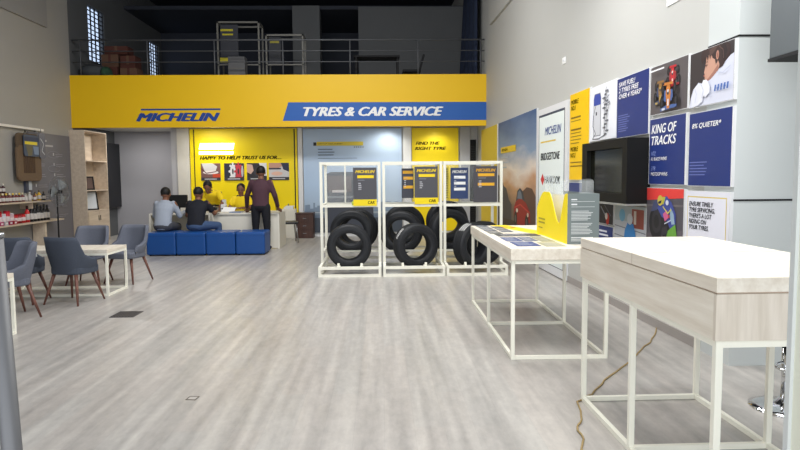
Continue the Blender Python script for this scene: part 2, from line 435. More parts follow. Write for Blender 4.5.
t = thing('wrapped_bundle', 'low grey and green wrapped bundle in the left gallery corner', 'bundle', (-6.78,15.28,3.845))
MB().ell((0,0,.18),(.33,.26,.18)).build('cloth', M_c4, t); MB().ell((.3,-.02,.15),(.12,.22,.15)).build('green_cloth', M_c3, t)
# dark cloth hanging at the right end of the gallery
g = MB(); n = 26
vs = []; 
for i in range(n+1):
    for k in range(9):
        z = 3.9+k/8*2.3; u = i/n; vs.append((WX(16)-.12-.07*math.sin(u*22)-.22*(1-k/8)*u*.6, 15.2+u*2.1, z))
g.add(vs, [(i*9+k,(i+1)*9+k,(i+1)*9+k+1,i*9+k+1) for i in range(n) for k in range(8)], None, True)
o = g.build('hanging_cloth', mat('dark_blue_cloth', (34,44,66), .9, noise=.2, scale=4))
so = o.modifiers.new('s','SOLIDIFY'); so.thickness = .015
tag(o, 'dark blue cloth hanging at the right end of the gallery', 'curtain')

# ------------------------------------------------------------------ back wall panels under the gallery
def bposter(name, label, cat, x0, x1, z0, z1, y, m_, th=.04, group=None):
    t = thing(name, label, cat, (x0, y, z0), 0, group, PI/2)
    MB().box(0, x1-x0, 0, z1-z0, -th, 0).build('board', m_, t)
    return t, x1-x0, z1-z0
BY = 15.9
def bx(px, y=BY): return (px-382)/628*y*1.0+.02
t, w_, h_ = bposter('reception_backdrop', 'tall yellow backdrop behind the reception desk with dark side strips', 'panel', -4.78, -2.12, .0, 2.73, BY, M_yel2, .08)
X = lambda px: -4.78*-1+ (px-190)/(296-190)*2.66 - 4.78   # px on the backdrop -> local x
Zb = lambda py: (203-py)/(203-127)*1.88+.86
Art(.003).rect(X(193.6), .3, X(194.6), h_-.02, (40,34,10)).rect(X(292.8), .3, X(294), h_-.02, (40,34,10)).build('side_strips', None, t, label='dark vertical strip')
text('lettering', 'HAPPY TO HELP! TRUST US FOR....', t, M_tdark, X(199.5), Zb(158.4), X(280)-X(199.5), .085, .3, .045, .002, .003)
# four square photographs
def photo(k):
    A = Art(.003); S = .5
    if k == 0:
        A.rect(0,0,.5,.42,(120,84,80)).poly([(.02,.42),(.1,.22),(.36,.2),(.42,.34),(.3,.42)],(215,212,210)).ellipse(.25,.2,.2,.045,(236,226,222)).rect(.3,.06,.5,.16,(200,70,40)).line([(.0,.3),(.14,.18),(.4,.22)],.02,(90,30,40))
    if k == 1:
        A.rect(0,0,.5,.42,(40,44,58))
        for cx, cc in ((.22,(222,222,226)),(.36,(196,60,74))):
            A.ellipse(cx,.22,.07,.17,cc)
            for j in range(8): a_ = j*PI/4; A.ellipse(cx+.085*math.cos(a_),.22+.19*math.sin(a_),.025,.03,cc)
            A.ellipse(cx,.22,.02,.07,(50,50,56))
        A.ellipse(.46,.22,.03,.14,(190,186,190))
    if k == 2:
        A.rect(0,0,.5,.42,(48,46,52)).poly([(0,.4),(.0,.2),(.1,.15),(.17,.24),(.14,.38)],(206,170,156)).poly([(.3,.42),(.5,.42),(.5,.1),(.42,.12),(.36,.3)],(226,226,230)).ellipse(.26,.2,.08,.1,(60,58,66))
    if k == 3:
        A.rect(0,0,.5,.42,(206,204,206)).poly([(0,.42),(0,.3),(.2,.28),(.34,.34),(.3,.42)],(196,150,132)).poly([(.3,.42),(.5,.42),(.5,.2),(.36,.26)],(46,50,76)).ellipse(.2,.16,.14,.05,(226,184,166)).rect(0,.26,.3,.3,(70,66,80))
    A.rect(0,-.001,.5,.075,(54,54,60)); A.rect(.09,.028,.4,.046,(210,210,214))
    return A
xs = [(200.3,219.6,'photo tile of grey hands over papers, leftmost on the yellow backdrop'),(223.3,242.9,'photo tile with white and red gears on the yellow backdrop'),
      (245.8,265.4,'photo tile behind the standing man on the yellow backdrop'),(267.6,287.6,'photo tile of a handshake, rightmost on the yellow backdrop')]
for k,(a_,b_,l_) in enumerate(xs):
    lx = X(a_); ww = X(b_)-lx; z0 = Zb(179.6); hh = Zb(162.2)-z0
    t2 = thing('photo_tile', l_, 'picture', (-4.78+lx, BY-.002, z0), 0, 'photo tiles on the yellow backdrop', PI/2)
    MB().box(0, ww, 0, hh, 0, .012).build('board', M_board, t2)
    o = photo(k).build('print', None, t2); o.location = (0,0,.012); o.scale = (ww/.5, hh/.42, 1)
# backlit sign over the desk
M_lit = mat('backlit_white', (255,255,255), .5, emit=(255,252,240), es=1.9, noise=0)
t2 = thing('backlit_sign', 'glowing white backlit sign high on the yellow backdrop', 'sign', (-4.78+X(199), BY-.002, Zb(153.4)), 0, None, PI/2)
ww = X(234)-X(199)
MB().prism([(0,.125),(ww*.97,.125),(ww,.28),(ww*.045,.28)], .0, .03, M_lit).build('light_panel', M_lit, t2)
MB().prism([(0,0),(ww*.96,0),(ww*.97,.075),(0,.075)], .0, .03, M_lit).build('light_bar', M_lit, t2)
text('lettering', 'MICHELIN', t2, mat('backlit_letter', (255,255,255), .5, emit=(250,250,255), es=1.6, noise=0), ww*.06, .15, ww*.88, .10, .3, .02, .0302, .004)

# pale blue poster wall
def gradient_mat(name, stops, zlen, extra=None, nscale=(1,1,1), namt=.15):
    m = bpy.data.materials.new(name); m.use_nodes = True
    nt = m.node_tree; b = nt.nodes['Principled BSDF']; L = nt.links.new
    tc = nt.nodes.new('ShaderNodeTexCoord'); sp = nt.nodes.new('ShaderNodeSeparateXYZ'); L(tc.outputs['Object'], sp.inputs[0])
    mp = nt.nodes.new('ShaderNodeMapping'); mp.inputs['Scale'].default_value = nscale; L(tc.outputs['Object'], mp.inputs['Vector'])
    n = nt.nodes.new('ShaderNodeTexNoise'); n.inputs['Scale'].default_value = 1.6; n.inputs['Detail'].default_value = 5; L(mp.outputs[0], n.inputs['Vector'])
    d = nt.nodes.new('ShaderNodeMath'); d.operation = 'DIVIDE'; d.inputs[1].default_value = zlen; L(sp.outputs['Y'], d.inputs[0])
    q = nt.nodes.new('ShaderNodeMath'); q.operation = 'MULTIPLY_ADD'; q.inputs[1].default_value = namt; L(n.outputs['Fac'], q.inputs[0])
    s = nt.nodes.new('ShaderNodeMath'); s.operation = 'SUBTRACT'; s.inputs[1].default_value = namt/2; L(d.outputs[0], s.inputs[0]); L(s.outputs[0], q.inputs[2])
    r = nt.nodes.new('ShaderNodeValToRGB'); el = r.color_ramp.elements
    while len(el) > 1: el.remove(el[0])
    el[0].position = stops[0][0]; el[0].color = rgb(*stops[0][1])
    for p_, c_ in stops[1:]: e = el.new(p_); e.color = rgb(*c_)
    L(q.outputs[0], r.inputs['Fac']); L(r.outputs[0], b.inputs['Base Color']); b.inputs['Roughness'].default_value = .45
    return m
M_sky = gradient_mat('pale_sky_print', [(0,(90,104,122)),(.20,(110,126,148)),(.26,(170,190,212)),(.5,(180,204,232)),(1,(188,208,234))], 2.4, namt=.05)
t, w_, h_ = bposter('sky_poster', 'large pale blue poster with a hazy city skyline behind the tyre racks', 'poster', -1.97, .50, .101, 2.71, BY+.04, M_sky, .04)
A = Art(.002)
PX = lambda px: (px-302)/(403-302)*w_
PZ = lambda py: .22+(222-py)/(222-127)*2.39
random.seed(3)
x = .02
while x < w_-.1:      # skyline
    b_ = random.uniform(.04,.11); A.rect(x, PZ(209), x+b_, PZ(209)+random.uniform(.05,.24), (128,146,168)); x += b_
A.rect(0.0, PZ(213), w_, PZ(209), (122,136,152)).rect(0, 0, w_, PZ(216), (70,78,90)).rect(0, PZ(211), w_*.9, PZ(210), (170,180,190))
A.rect(PX(312.5), PZ(143.7), PX(315.5), PZ(140.4), (40,42,50)).rect(PX(315.8), PZ(143.7), PX(363.5), PZ(139.8), (226,204,70))
A.lines(PX(317), PZ(147), .5, 3, .07, .018, (70,84,110)).lines(PX(317), PZ(156), 1.0, 1, .07, .012, (110,130,156), .1)
for i in range(5): A.rect(PX(354+i*2.2), PZ(145.8), PX(355+i*2.2), PZ(144.8), (50,54,66))
# dark rounded shape with paler bands, low on the poster
p = [(PX(323),0),(PX(323),PZ(178)),(PX(326),PZ(171.5)),(PX(330),PZ(170)),(PX(372),PZ(170)),(PX(374),0)]
A.poly(p, (66,70,82)).rect(PX(326.5), PZ(190), PX(351), PZ(174), (98,86,88)).rect(PX(331), PZ(190.5), PX(346), PZ(188), (206,200,200)).rect(PX(323),PZ(196),PX(374),PZ(194),(120,124,132))
A.build('print', None, t)
text('lettering', 'LIGHT UP YOUR JOURNEY', t, M_tdark, PX(317), PZ(142.9), .62, .04, .2, .02, .02, .001)
# yellow panel find the right tyre
t, w_, h_ = bposter('wall_graphic', 'bright yellow lamp-lit panel behind the tyre racks with dark lettering', 'panel', .76, 1.94, .12, 2.72, BY+.04, M_yel2, .04)
text('lettering', 'FIND THE', t, M_tdark, .10, 2.18, .60, .075, .3, .05, .002, .002)
text('lettering', 'RIGHT TYRE', t, M_tdark, .08, 2.05, .78, .075, .3, .05, .002, .002)
# pillars / strips
struct(MB().box(-2.1, -1.99, 15.88, 16.0, 0, 2.74).build('trim_5', M_board))
struct(MB().box(.54, .74, 15.86, 16.0, 0, 2.74).build('trim_6', M_board))
struct(MB().box(1.97, 2.22, 15.84, 16.0, 0, 2.74).build('trim_7', mat('grey_pilaster', (176,178,184), .6)))
# dark louvred door leaf
o = struct(MB().box(2.235, 2.385, 15.93, 15.97, .02, 2.42).build('door_1', M_blackm))
g = MB()
for i in range(36): g.box(2.25, 2.375, 15.915, 15.93, .2+i*.058, .225+i*.058)
g.build('door_louvres', M_black, o)
# downlights in the slab
M_lamp = mat('downlight_glow', (255,255,255), .5, emit=(255,252,240), es=14, noise=0)
for k, (x, l_) in enumerate(((-4.35,'round downlight in the gallery underside over the seated men'),(.2,'round downlight in the gallery underside over the blue poster'),(1.35,'round downlight in the gallery underside over the bright yellow panel'))):
    t = thing('downlight', l_, 'light', (x, 15.2 if k == 0 else 15.45, 2.75), group='downlights under the gallery')
    MB().lathe([(.0,-.005),(.075,-.005),(.075,.0),(.0,.0)], 24).build('lens', M_lamp, t)
    MB().lathe([(.075,-.012),(.095,-.012),(.095,.0),(.075,.0)], 24, closed=True).build('rim', M_white, t)

# ------------------------------------------------------------------ right wall posters
def wposter(label, y_far, y_near, z0, z1, m_, th=.03, group='posters on the right wall', name='wall_poster', cat='poster', edge=True):
    t = thing(name, label, cat, (WX(y_far)-.001, y_far, z0), RZW, group, PI/2)
    w_ = (y_far-y_near)*1.0003; h_ = z1-z0
    MB().box(-.012 if edge else 0, w_+.012 if edge else w_, -.004, h_+.004, .0, th).build('board', M_board if edge else m_, t)
    if edge and m_: 
        a = Art(th+.001).rect(0, 0, w_, h_, m_); a.build('print_ground', None, t)
    return t, w_, h_, th+.002
# yellow strip next to the sign's end
t, w_, h_, z = wposter('narrow yellow board on the right wall beside the gallery end', 15.25, 13.4, .1, 2.6, mat('strip_yellow', (224,196,60), .5), .03)
Art(z).lines(.6, 1.62, .9, 1, .1, .05, (160,140,60), .0).lines(.6, 1.42, .8, 1, .1, .05, (160,140,60), .0).build('print', None, t)
# tall desert landscape
M_land = gradient_mat('sunset_sky_print', [(0,(70,60,60)),(.35,(110,84,80)),(.48,(196,146,112)),(.60,(226,212,200)),(.76,(120,144,176)),(1,(60,92,136))], 2.5, nscale=(.5,1.6,1), namt=.35)
t, w_, h_, z = wposter('tall landscape poster with sunset sky, dark rocks and a red car', 13.3, 10.32, .1, 2.6, None, .03)
MB().box(0, w_, 0, h_, .0301, .031).build('sky_print', M_land, t)
A = Art(z)
A.poly([(0,0),(0,1.42),(.35,1.38),(.55,1.2),(.8,1.15),(1.0,.95),(1.25,.85),(1.25,0)], (66,62,72))
A.poly([(1.9,0),(1.9,.95),(2.1,1.12),(2.4,1.2),(2.75,1.18),(w_,1.05),(w_,0)], (92,64,58)).rect(0,0,w_,.55,(58,46,48))
A.poly([(1.45,.62),(1.45,.80),(1.62,.93),(1.95,1.0),(2.35,.92),(2.62,.78),(2.66,.60),(2.2,.50),(1.7,.50)], (150,30,34))
A.poly([(1.62,.93),(1.72,1.12),(1.92,1.18),(2.12,1.12),(2.28,.95),(1.95,1.0)], (50,56,70)).poly([(1.72,.98),(1.78,1.10),(1.92,1.14),(2.02,1.09),(2.1,.98)], (110,120,134)).line([(1.5,.80),(1.95,.88),(2.6,.76)], .03, (196,60,56)).ellipse(1.60,.60,.12,.14,(22,20,24)).ellipse(2.42,.58,.12,.14,(22,20,24)).ellipse(1.60,.60,.06,.07,(96,92,96)).ellipse(2.42,.58,.06,.07,(96,92,96)).ellipse(1.72,.76,.07,.04,(226,220,206)).ellipse(2.5,.72,.06,.04,(226,200,180))
A.rect(.3,1.86,1.6,1.98,(232,196,40)).lines(.32,1.78,.7,3,.1,.025,(180,190,200))
A.build('print', None, t)
text('lettering', 'MICHELIN', t, M_tdark, .42, 1.895, .5, .05, .2, .02, z+.009, .001)
# framed brand list panel
t, w_, h_, z = wposter('tall white framed panel listing three tyre makers', 10.22, 8.72, .02, 2.54, None, .04)
Art(.041).rect(.09,.12,w_-.09,h_-.09,(58,66,86)).rect(.115,.13,w_-.115,h_-.125,(234,242,240)).build('print', None, t)
text('brand_lettering', 'MICHELIN', t, M_tblue, .44, 2.10, .82, .12, .3, .02, .0432, .001, 'blue slanted lettering')
Art(.0432).rect(.2,1.99,1.0,2.012,(226,196,70)).build('underline', None, t)
text('brand_lettering', 'BRIDGESTONE', t, M_tblack, .22, 1.72, .98, .11, .15, .03, .0432, .001, 'black lettering')
text('brand_lettering', 'HANKOOK', t, M_tblack, .45, 1.36, .78, .11, .1, .03, .0432, .001, 'black lettering')
Art(.0432).poly([(.22,1.42),(.33,1.51),(.43,1.42),(.33,1.32)], (206,50,56)).build('red_diamond', None, t)
# yellow list poster
t, w_, h_, z = wposter('yellow poster with headings between the white maker panel and the pump drawing', 8.62, 7.87, 1.44, 2.59, M_yellow, .03)
text('lettering', 'MOBILE\nNO.1', t, M_tdark, .05, .93, .3, .14, .2, .02, z, .001)
text('lettering', 'MOBILE\nNO.2', t, M_tdark, .05, .30, .3, .14, .2, .02, z, .001)
Art(z).lines(.05,.84,.55,1,.05,.022,(130,100,10)).lines(.05,.79,.4,1,.05,.012,(150,120,20)).lines(.05,.68,.55,1,.05,.022,(130,100,10)).lines(.05,.63,.45,4,.045,.012,(150,120,20)).lines(.05,.24,.6,1,.05,.014,(130,100,10)).lines(.05,.19,.6,1,.05,.014,(130,100,10)).build('print', None, t)
t, w_, h_, z = wposter('low blue poster glimpsed between yellow poster and black screen box', 8.62, 7.66, .75, 1.40, M_navy, .03)
# petrol pump drawing
t, w_, h_, z = wposter('white poster with a drawing of a petrol pump', 7.84, 7.02, 1.92, 2.57, mat('poster_white', (232,234,240), .5), .03)
A = Art(z)
A.poly([(.12,.05),(.12,.5),(.15,.56),(.33,.56),(.36,.5),(.36,.05)], (120,124,134)).poly([(.135,.06),(.135,.42),(.345,.42),(.345,.06)], (206,208,214)).poly([(.13,.42),(.13,.5),(.16,.55),(.32,.55),(.35,.5),(.35,.42)], (58,76,160))
A.line([(.2,.42),(.12,.3),(.1,.18),(.2,.08),(.1,.02),(.3,.015),(.5,.05)], .012, (90,94,104)).rect(.2,.3,.24,.34,(60,62,72))
for i in range(14): A.ellipse(.52+.05*math.sin(i*2.1), .06+i*.038, .035+.02*abs(math.sin(i*1.3)), .012, (110,114,124))
A.line([(.5,.05),(.5,.5),(.55,.6)], .012, (90,92,100)).line([(.58,.08),(.57,.4),(.66,.42),(.62,.34)], .012, (110,112,120)).line([(.46,.42),(.64,.5)], .01, (90,92,100))
A.build('print', None, t)
t, w_, h_, z = wposter('navy poster with a save fuel headline above the black screen box', 7.0, 6.215, 1.91, 2.55, M_navy, .03)
text('lettering', 'SAVE FUEL!\n2 TYRES FREE\nOVER 4 YEARS*', t, M_twhite, .05, .42, .58, .18, .25, .03, z, .001)
Art(z).lines(.05,.24,.3,8,.024,.008,(112,122,182)).build('print', None, t)
# racing cars
t, w_, h_, z = wposter('poster of three open-wheel racing cars on dark ground', 6.17, 5.46, 2.08, 2.535, mat('asphalt_print', (92,86,88), .5), .03)
A = Art(z)
def racer(x, y, s, c1, c2, c3):
    for dx, dy, rr_ in ((-.135,-.02,.05),(.135,-.03,.05),(-.115,.10,.04),(.115,.09,.04)):
        A.ellipse(x+dx*s, y+dy*s, rr_*s*.8, rr_*1.25*s, (26,25,29)); A.ellipse(x+dx*s*.97, y+dy*s+.004, rr_*s*.35, rr_*.7*s, (58,56,62))
    A.line([(x-.13*s,y-.01*s),(x,y+.03*s),(x+.13*s,y-.02*s)], .008*s, (40,40,46)); A.line([(x-.11*s,y+.1*s),(x,y+.06*s),(x+.11*s,y+.09*s)], .008*s, (40,40,46))
    A.poly([(x-.15*s,y-.10*s),(x+.16*s,y-.085*s),(x+.16*s,y-.06*s),(x-.03*s,y-.05*s),(x-.15*s,y-.075*s)], c2)
    A.rect(x-.12*s, y-.095*s, x-.06*s, y-.075*s, c3)
    A.poly([(x-.085*s,y+.0*s),(x-.06*s,y-.02*s),(x+.07*s,y-.02*s),(x+.09*s,y+.02*s),(x+.08*s,y+.08*s),(x-.075*s,y+.085*s)], c2)
    A.poly([(x-.02*s,y-.085*s),(x+.025*s,y-.085*s),(x+.05*s,y+.05*s),(x+.03*s,y+.13*s),(x-.03*s,y+.13*s),(x-.045*s,y+.05*s)], c1)
    A.poly([(x-.01*s,y-.06*s),(x+.018*s,y-.06*s),(x+.014*s,y+.0*s),(x-.012*s,y+.0*s)], c3)
    A.ellipse(x, y+.06*s, .022*s, .022*s, (64,60,66)).ellipse(x, y+.075*s, .016*s, .014*s, c3)
    A.poly([(x-.09*s,y+.13*s),(x+.09*s,y+.125*s),(x+.09*s,y+.15*s),(x-.09*s,y+.155*s)], c1).rect(x-.09*s, y+.135*s, x-.07*s, y+.16*s, (40,38,44))
racer(.45,.29,.78,(188,44,52),(150,52,56),(222,200,196)); racer(.24,.17,.85,(140,104,60),(58,68,96),(176,150,80)); racer(.42,.11,1.0,(196,122,56),(74,98,150),(206,206,216))
A.lines(.04,.415,.3,1,.02,.014,(235,235,238),.0)
A.build('print', None, t)
# portrait of a young person in white, seen from the side
t, w_, h_, z = wposter('poster of a dark-haired person in white looking down', 5.41, 4.765, 2.07, 2.52, mat('dark_backdrop_print', (58,52,54), .5), .035)
A = Art(z)
A.poly([(.0,.0),(.02,.08),(.06,.15),(.14,.195),(.22,.175),(.30,.20),(.42,.25),(.52,.30),(.6,.34),(w_,.35),(w_,0)], (208,211,226))
A.poly([(.262,.40),(.25,.345),(.243,.315),(.232,.285),(.222,.262),(.234,.254),(.233,.243),(.226,.236),(.236,.228),(.234,.215),(.25,.196),(.28,.185),(.33,.20),(.38,.225),(.43,.25),(.47,.33),(.44,.42),(.32,.43)], (196,150,130))
A.poly([(.25,.196),(.28,.185),(.33,.20),(.38,.225),(.44,.26),(.43,.30),(.36,.25),(.30,.215)], (160,112,98)).poly([(.243,.315),(.262,.30),(.272,.315),(.262,.33)], (150,106,94))
A.poly([(.18,.36),(.175,.41),(.20,.45),(.55,.45),(.60,.42),(.60,.345),(.55,.32),(.5,.275),(.455,.262),(.45,.30),(.43,.33),(.40,.30),(.385,.345),(.35,.36),(.33,.40),(.315,.355),(.295,.40),(.28,.345),(.262,.39),(.245,.34),(.225,.37),(.205,.335)], (58,42,42))
A.poly([(.30,.43),(.36,.45),(.42,.44),(.36,.40),(.31,.37)], (88,66,60)).poly([(.47,.44),(.53,.45),(.56,.38),(.52,.30),(.49,.34)], (44,32,34)).line([(.44,.44),(.5,.40),(.51,.33)], .008, (96,72,66))
A.ellipse(.425,.372,.02,.036,(190,140,120)).ellipse(.428,.37,.010,.022,(150,100,86)).line([(.25,.318),(.275,.314),(.287,.32)], .005, (50,34,34)).line([(.247,.338),(.275,.345),(.292,.338)], .005, (60,42,40)).poly([(.226,.241),(.245,.243),(.25,.236),(.232,.229)], (172,98,92))
A.poly([(.05,.0),(.05,.08),(.10,.16),(.16,.185),(.21,.16),(.24,.10),(.22,.03),(.14,.0)], (222,224,236)).poly([(.19,.15),(.23,.205),(.28,.20),(.33,.16),(.33,.09),(.27,.06),(.21,.09)], (226,228,238))
A.line([(.2,.17),(.235,.12),(.215,.06)], .006, (176,182,204)).line([(.30,.19),(.35,.12),(.34,.05)], .006, (180,186,206)).line([(.10,.15),(.13,.10),(.11,.03)], .005, (186,190,208)).line([(.42,.24),(.52,.22),(.62,.26)], .006, (180,186,206))
for i in range(5): A.poly([(.40+i*.045,.09),(.42+i*.045,.088),(.432+i*.045,.138),(.408+i*.045,.14)], (74,108,176)); A.rect(.402+i*.045,.108,.432+i*.045,.119,(74,108,176)) if i%2 else None
A.build('print', None, t)
# second row
t, w_, h_, z = wposter('navy poster with big white King of Tracks headline', 6.17, 5.475, 1.41, 2.035, M_navy, .03)
text('lettering', 'KING OF', t, M_twhite, .045, .485, .49, .085, .25, .03, z, .001)
text('lettering', 'TRACKS', t, M_twhite, .045, .375, .49, .085, .25, .03, z, .001)
text('lettering', '102', t, mat('lettering_pale_blue', (140,156,214), .5, noise=0), .045, .275, .09, .04, .2, .005, z, .001)
text('lettering', 'F1 RACE WINS', t, M_twhite, .045, .225, .32, .032, .2, .03, z, .001)
text('lettering', '378', t, bpy.data.materials['lettering_pale_blue'], .045, .13, .09, .04, .2, .005, z, .001)
text('lettering', 'MOTOGP WINS', t, M_twhite, .045, .08, .34, .032, .2, .03, z, .001)
t, w_, h_, z = wposter('navy poster with a small white quieter headline near the pier edge', 5.40, 4.765, 1.405, 2.015, M_navy, .035)
text('lettering', '8% QUIETER*', t, M_twhite, .05, .475, .44, .05, .25, .03, z, .001)
Art(z).lines(.02,.2,.28,5,.026,.008,(112,122,182)).build('print', None, t)
# third row
t, w_, h_, z = wposter('poster of a racing motorcycle leaning on dark asphalt', 6.20, 5.475, .80, 1.37, mat('track_print', (84,80,88), .5), .03)
A = Art(z); A.poly([(0,h_),(w_,h_),(w_,.49),(0,.45)], (226,66,62))
A.poly([(0,.12),(w_,.20),(w_,.0),(0,0)], (98,92,98)).line([(0,.40),(w_,.42)], .02, (110,104,108))
A.ellipse(.22,.24,.155,.17,(30,30,34)).ellipse(.22,.25,.10,.115,(48,47,54)).ellipse(.22,.25,.055,.065,(30,30,34)).ellipse(.45,.20,.12,.13,(34,33,40))
A.poly([(.10,.34),(.16,.44),(.26,.47),(.30,.40),(.22,.36)], (70,76,110)).poly([(.24,.38),(.30,.48),(.42,.50),(.52,.44),(.60,.34),(.60,.24),(.50,.20),(.42,.28),(.33,.30)], (66,78,150))
A.poly([(.28,.42),(.33,.49),(.40,.49),(.36,.42)], (186,190,70)).poly([(.50,.40),(.56,.34),(.585,.25),(.53,.24),(.49,.31)], (150,176,196)).poly([(.46,.18),(.60,.25),(.63,.14),(.50,.07),(.43,.11)], (104,160,60)).poly([(.33,.12),(.46,.16),(.44,.22),(.35,.20)], (52,50,58))
A.poly([(.36,.33),(.44,.37),(.47,.30),(.40,.26)], (206,96,140)).ellipse(.30,.455,.055,.05,(206,186,80)).poly([(.26,.44),(.33,.46),(.32,.43),(.27,.42)], (40,42,60)).ellipse(.44,.44,.03,.025,(206,210,220)).line([(.36,.40),(.46,.34),(.52,.38)], .012, (214,206,90)).line([(.40,.24),(.52,.28)], .010, (196,200,214)).line([(.12,.06),(.60,.13)], .012, (72,68,74)).rect(.47,.30,.50,.33,(190,60,60))
A.build('print', None, t)
t, w_, h_, z = wposter('white poster with gold frame and timely tyre servicing text', 5.43, 4.765, .80, 1.355, mat('paper_white_print', (226,226,236), .5), .035)
A = Art(z).rect(.035,.035,w_-.035,h_-.04,(216,196,110)).rect(.045,.045,w_-.045,h_-.05,(228,228,238)); A.build('print', None, t)
text('lettering', "ENSURE TIMELY\nTYRE SERVICING,\nTHERE'S A LOT\nRIDING ON\nYOUR TYRES.", t, M_tblack, .07, .235, .40, .235, .2, .02, z+.002, .001)
t, w_, h_, z = wposter('small photo of a dark racing scene below the black screen box', 7.54, 7.08, .93, 1.16, mat('night_print', (44,42,52), .5), .02)
Art(z).line([(.08,.2),(.2,.12),(.34,.04)],.02,(150,156,170)).ellipse(.3,.06,.05,.07,(196,60,50)).ellipse(.26,.09,.04,.04,(220,216,212)).line([(.2,.22),(.4,.1)],.012,(110,112,126)).build('print', None, t)
t, w_, h_, z = wposter('small navy caption board under the dark racing photo', 7.54, 7.08, .68, .90, M_navy, .02)
Art(z).lines(.04,.17,.3,2,.045,.022,(230,232,240)).build('print', None, t)
t, w_, h_, z = wposter('photo poster of a figure in a light blue top below the screen box', 7.02, 6.23, .70, 1.165, mat('pale_room_print', (196,200,208), .5), .02)
A = Art(z).rect(0,.3,.79,.465,(176,186,190)).rect(.45,.24,.74,.44,(150,76,66)).rect(.5,.28,.56,.42,(206,196,186)).ellipse(.2,.36,.08,.07,(120,176,206)).line([(0,.24),(.79,.2)],.01,(120,124,134)).line([(0,.14),(.79,.1)],.01,(120,124,134))
A.poly([(.24,.0),(.28,.2),(.36,.3),(.5,.28),(.58,.12),(.6,0)], (58,134,202)).ellipse(.41,.33,.07,.06,(206,210,216)).ellipse(.56,.08,.06,.07,(180,60,50)).ellipse(.4,.02,.12,.06,(60,60,110)); A.build('print', None, t)
# screen box on the wall
xw = WX(6.85)
t = thing('screen_box', 'deep black box with a dark glass screen on the right wall', 'screen', (WX(7.5)-.005, 7.5, 1.21), RZW, None, PI/2)
M_box = mat('screen_box_black', (17,17,17), .6, noise=.03, spec=.3)
W_ = 1.30; HH = .66; D = .24
g = MB().box(0, W_, 0, .10, .0, D).box(0, W_, HH-.09, HH, .0, D).box(0, .16, .10, HH-.09, .0, D).box(W_-.12, W_, .10, HH-.09, 0, D)
g.build('casing', M_box, t)
MB().box(.16, W_-.12, .10, HH-.09, .0, D-.05).build('screen', mat('dark_screen_glass', (24,25,18), .14, spec=.35, noise=0), t)
MB().box(0, W_, -.02, 0, .0, D).build('lower_lip', mat('silver_lip', (150,150,146), .4), t)
# socket
t = thing('wall_switch', 'small white electrical plate high on the right wall', 'switch', (WX(9.03), 9.06, 3.08), RZW, None, PI/2)
MB().box(0, .13, 0, .09, 0, .012).build('plate', M_twhite, t); MB().box(.03, .06, .03, .06, .012, .017).box(.075,.105,.03,.06,.012,.017).build('switches', M_board, t)
t = thing('wall_notice', 'small white notice plate at the top of the right wall', 'sign', (WX(5.9), 5.93, 3.06), RZW, None, PI/2)
MB().box(0, .30, 0, .25, 0, .012).build('plate', M_twhite, t); Art(.014).lines(.05,.12,.2,2,.05,.015,(120,120,124)).build('print', None, t)

# ------------------------------------------------------------------ two big display tables
def table(name, label, x0, x1, y0, y1, z, box_h, legs_y, lid=0, group=None):
    t = thing(name, label, 'table', ((x0+x1)/2, (y0+y1)/2, 0), group=group)
    cx, cy = (x0+x1)/2, (y0+y1)/2; hw, hl = (x1-x0)/2, (y1-y0)/2
    if lid:
        MB().box(-hw, hw, -hl, hl, z-lid, z).build('lid', M_oak, t, .003)
        MB().box(-hw+.004, hw-.004, -hl+.004, hl-.004, z-lid-.005, z-lid).build('lid_gap', mat('gap_wood', (178,158,140), .6), t)  # brown wood strip in the joint under the lid
        MB().box(-hw-.0006, hw+.0006, .0, .0025, z-lid, z+.0006).build('lid_seam', bpy.data.materials['gap_wood'], t)
        MB().box(-hw, hw, -hl, -hl+.02, z-box_h, z-lid-.006).build('front_panel', M_oakx, t)
        MB().box(-hw, hw, -hl+.02, hl, z-box_h, z-lid-.006).build('case', M_oak, t)
    else:
        MB().box(-hw, hw, -hl, hl, z-box_h, z).build('top', M_oak, t, .004)
    zt = z-box_h; s = .03; i = .01
    X0, X1, Y0, Y1 = -hw+i, hw-i, -hl+i, hl-i
    for y in legs_y:
        yy = min(max(y-cy, Y0), Y1-s)
        for x in (X0, X1-s): MB().box(x, x+s, yy, yy+s, 0, zt).build('leg', M_white, t, .002)
        MB().box(X0+s, X1-s, yy+.001, yy+s-.001, 0.001, s).build('cross_rail', M_white, t)
    for x in (X0, X1-s):
        MB().box(x+.001, x+s-.001, Y0+s, Y1-s, 0.001, s).build('bottom_rail', M_white, t)
        MB().box(x+.001, x+s-.001, Y0+s, Y1-s, zt-s, zt-.001).build('top_rail', M_white, t)
    for y in (Y0, Y1-s): MB().box(X0+s, X1-s, y+.001, y+s-.001, zt-s, zt-.001).build('top_rail', M_white, t)
    return t
table('display_table', 'tall pale wood display table with a deep lidded case at the front right', 1.312, 2.125, 2.43, 4.08, 1.09, .255, (2.44, 3.27, 4.05), .06).rotation_euler = (0,0,.012)
table('display_table', 'pale wood display table covered with sample cards and a yellow leaflet box', 1.035, 1.85, 4.98, 7.38, .915, .095, (5.0, 6.2, 7.4)).rotation_euler = (0,0,-.006)

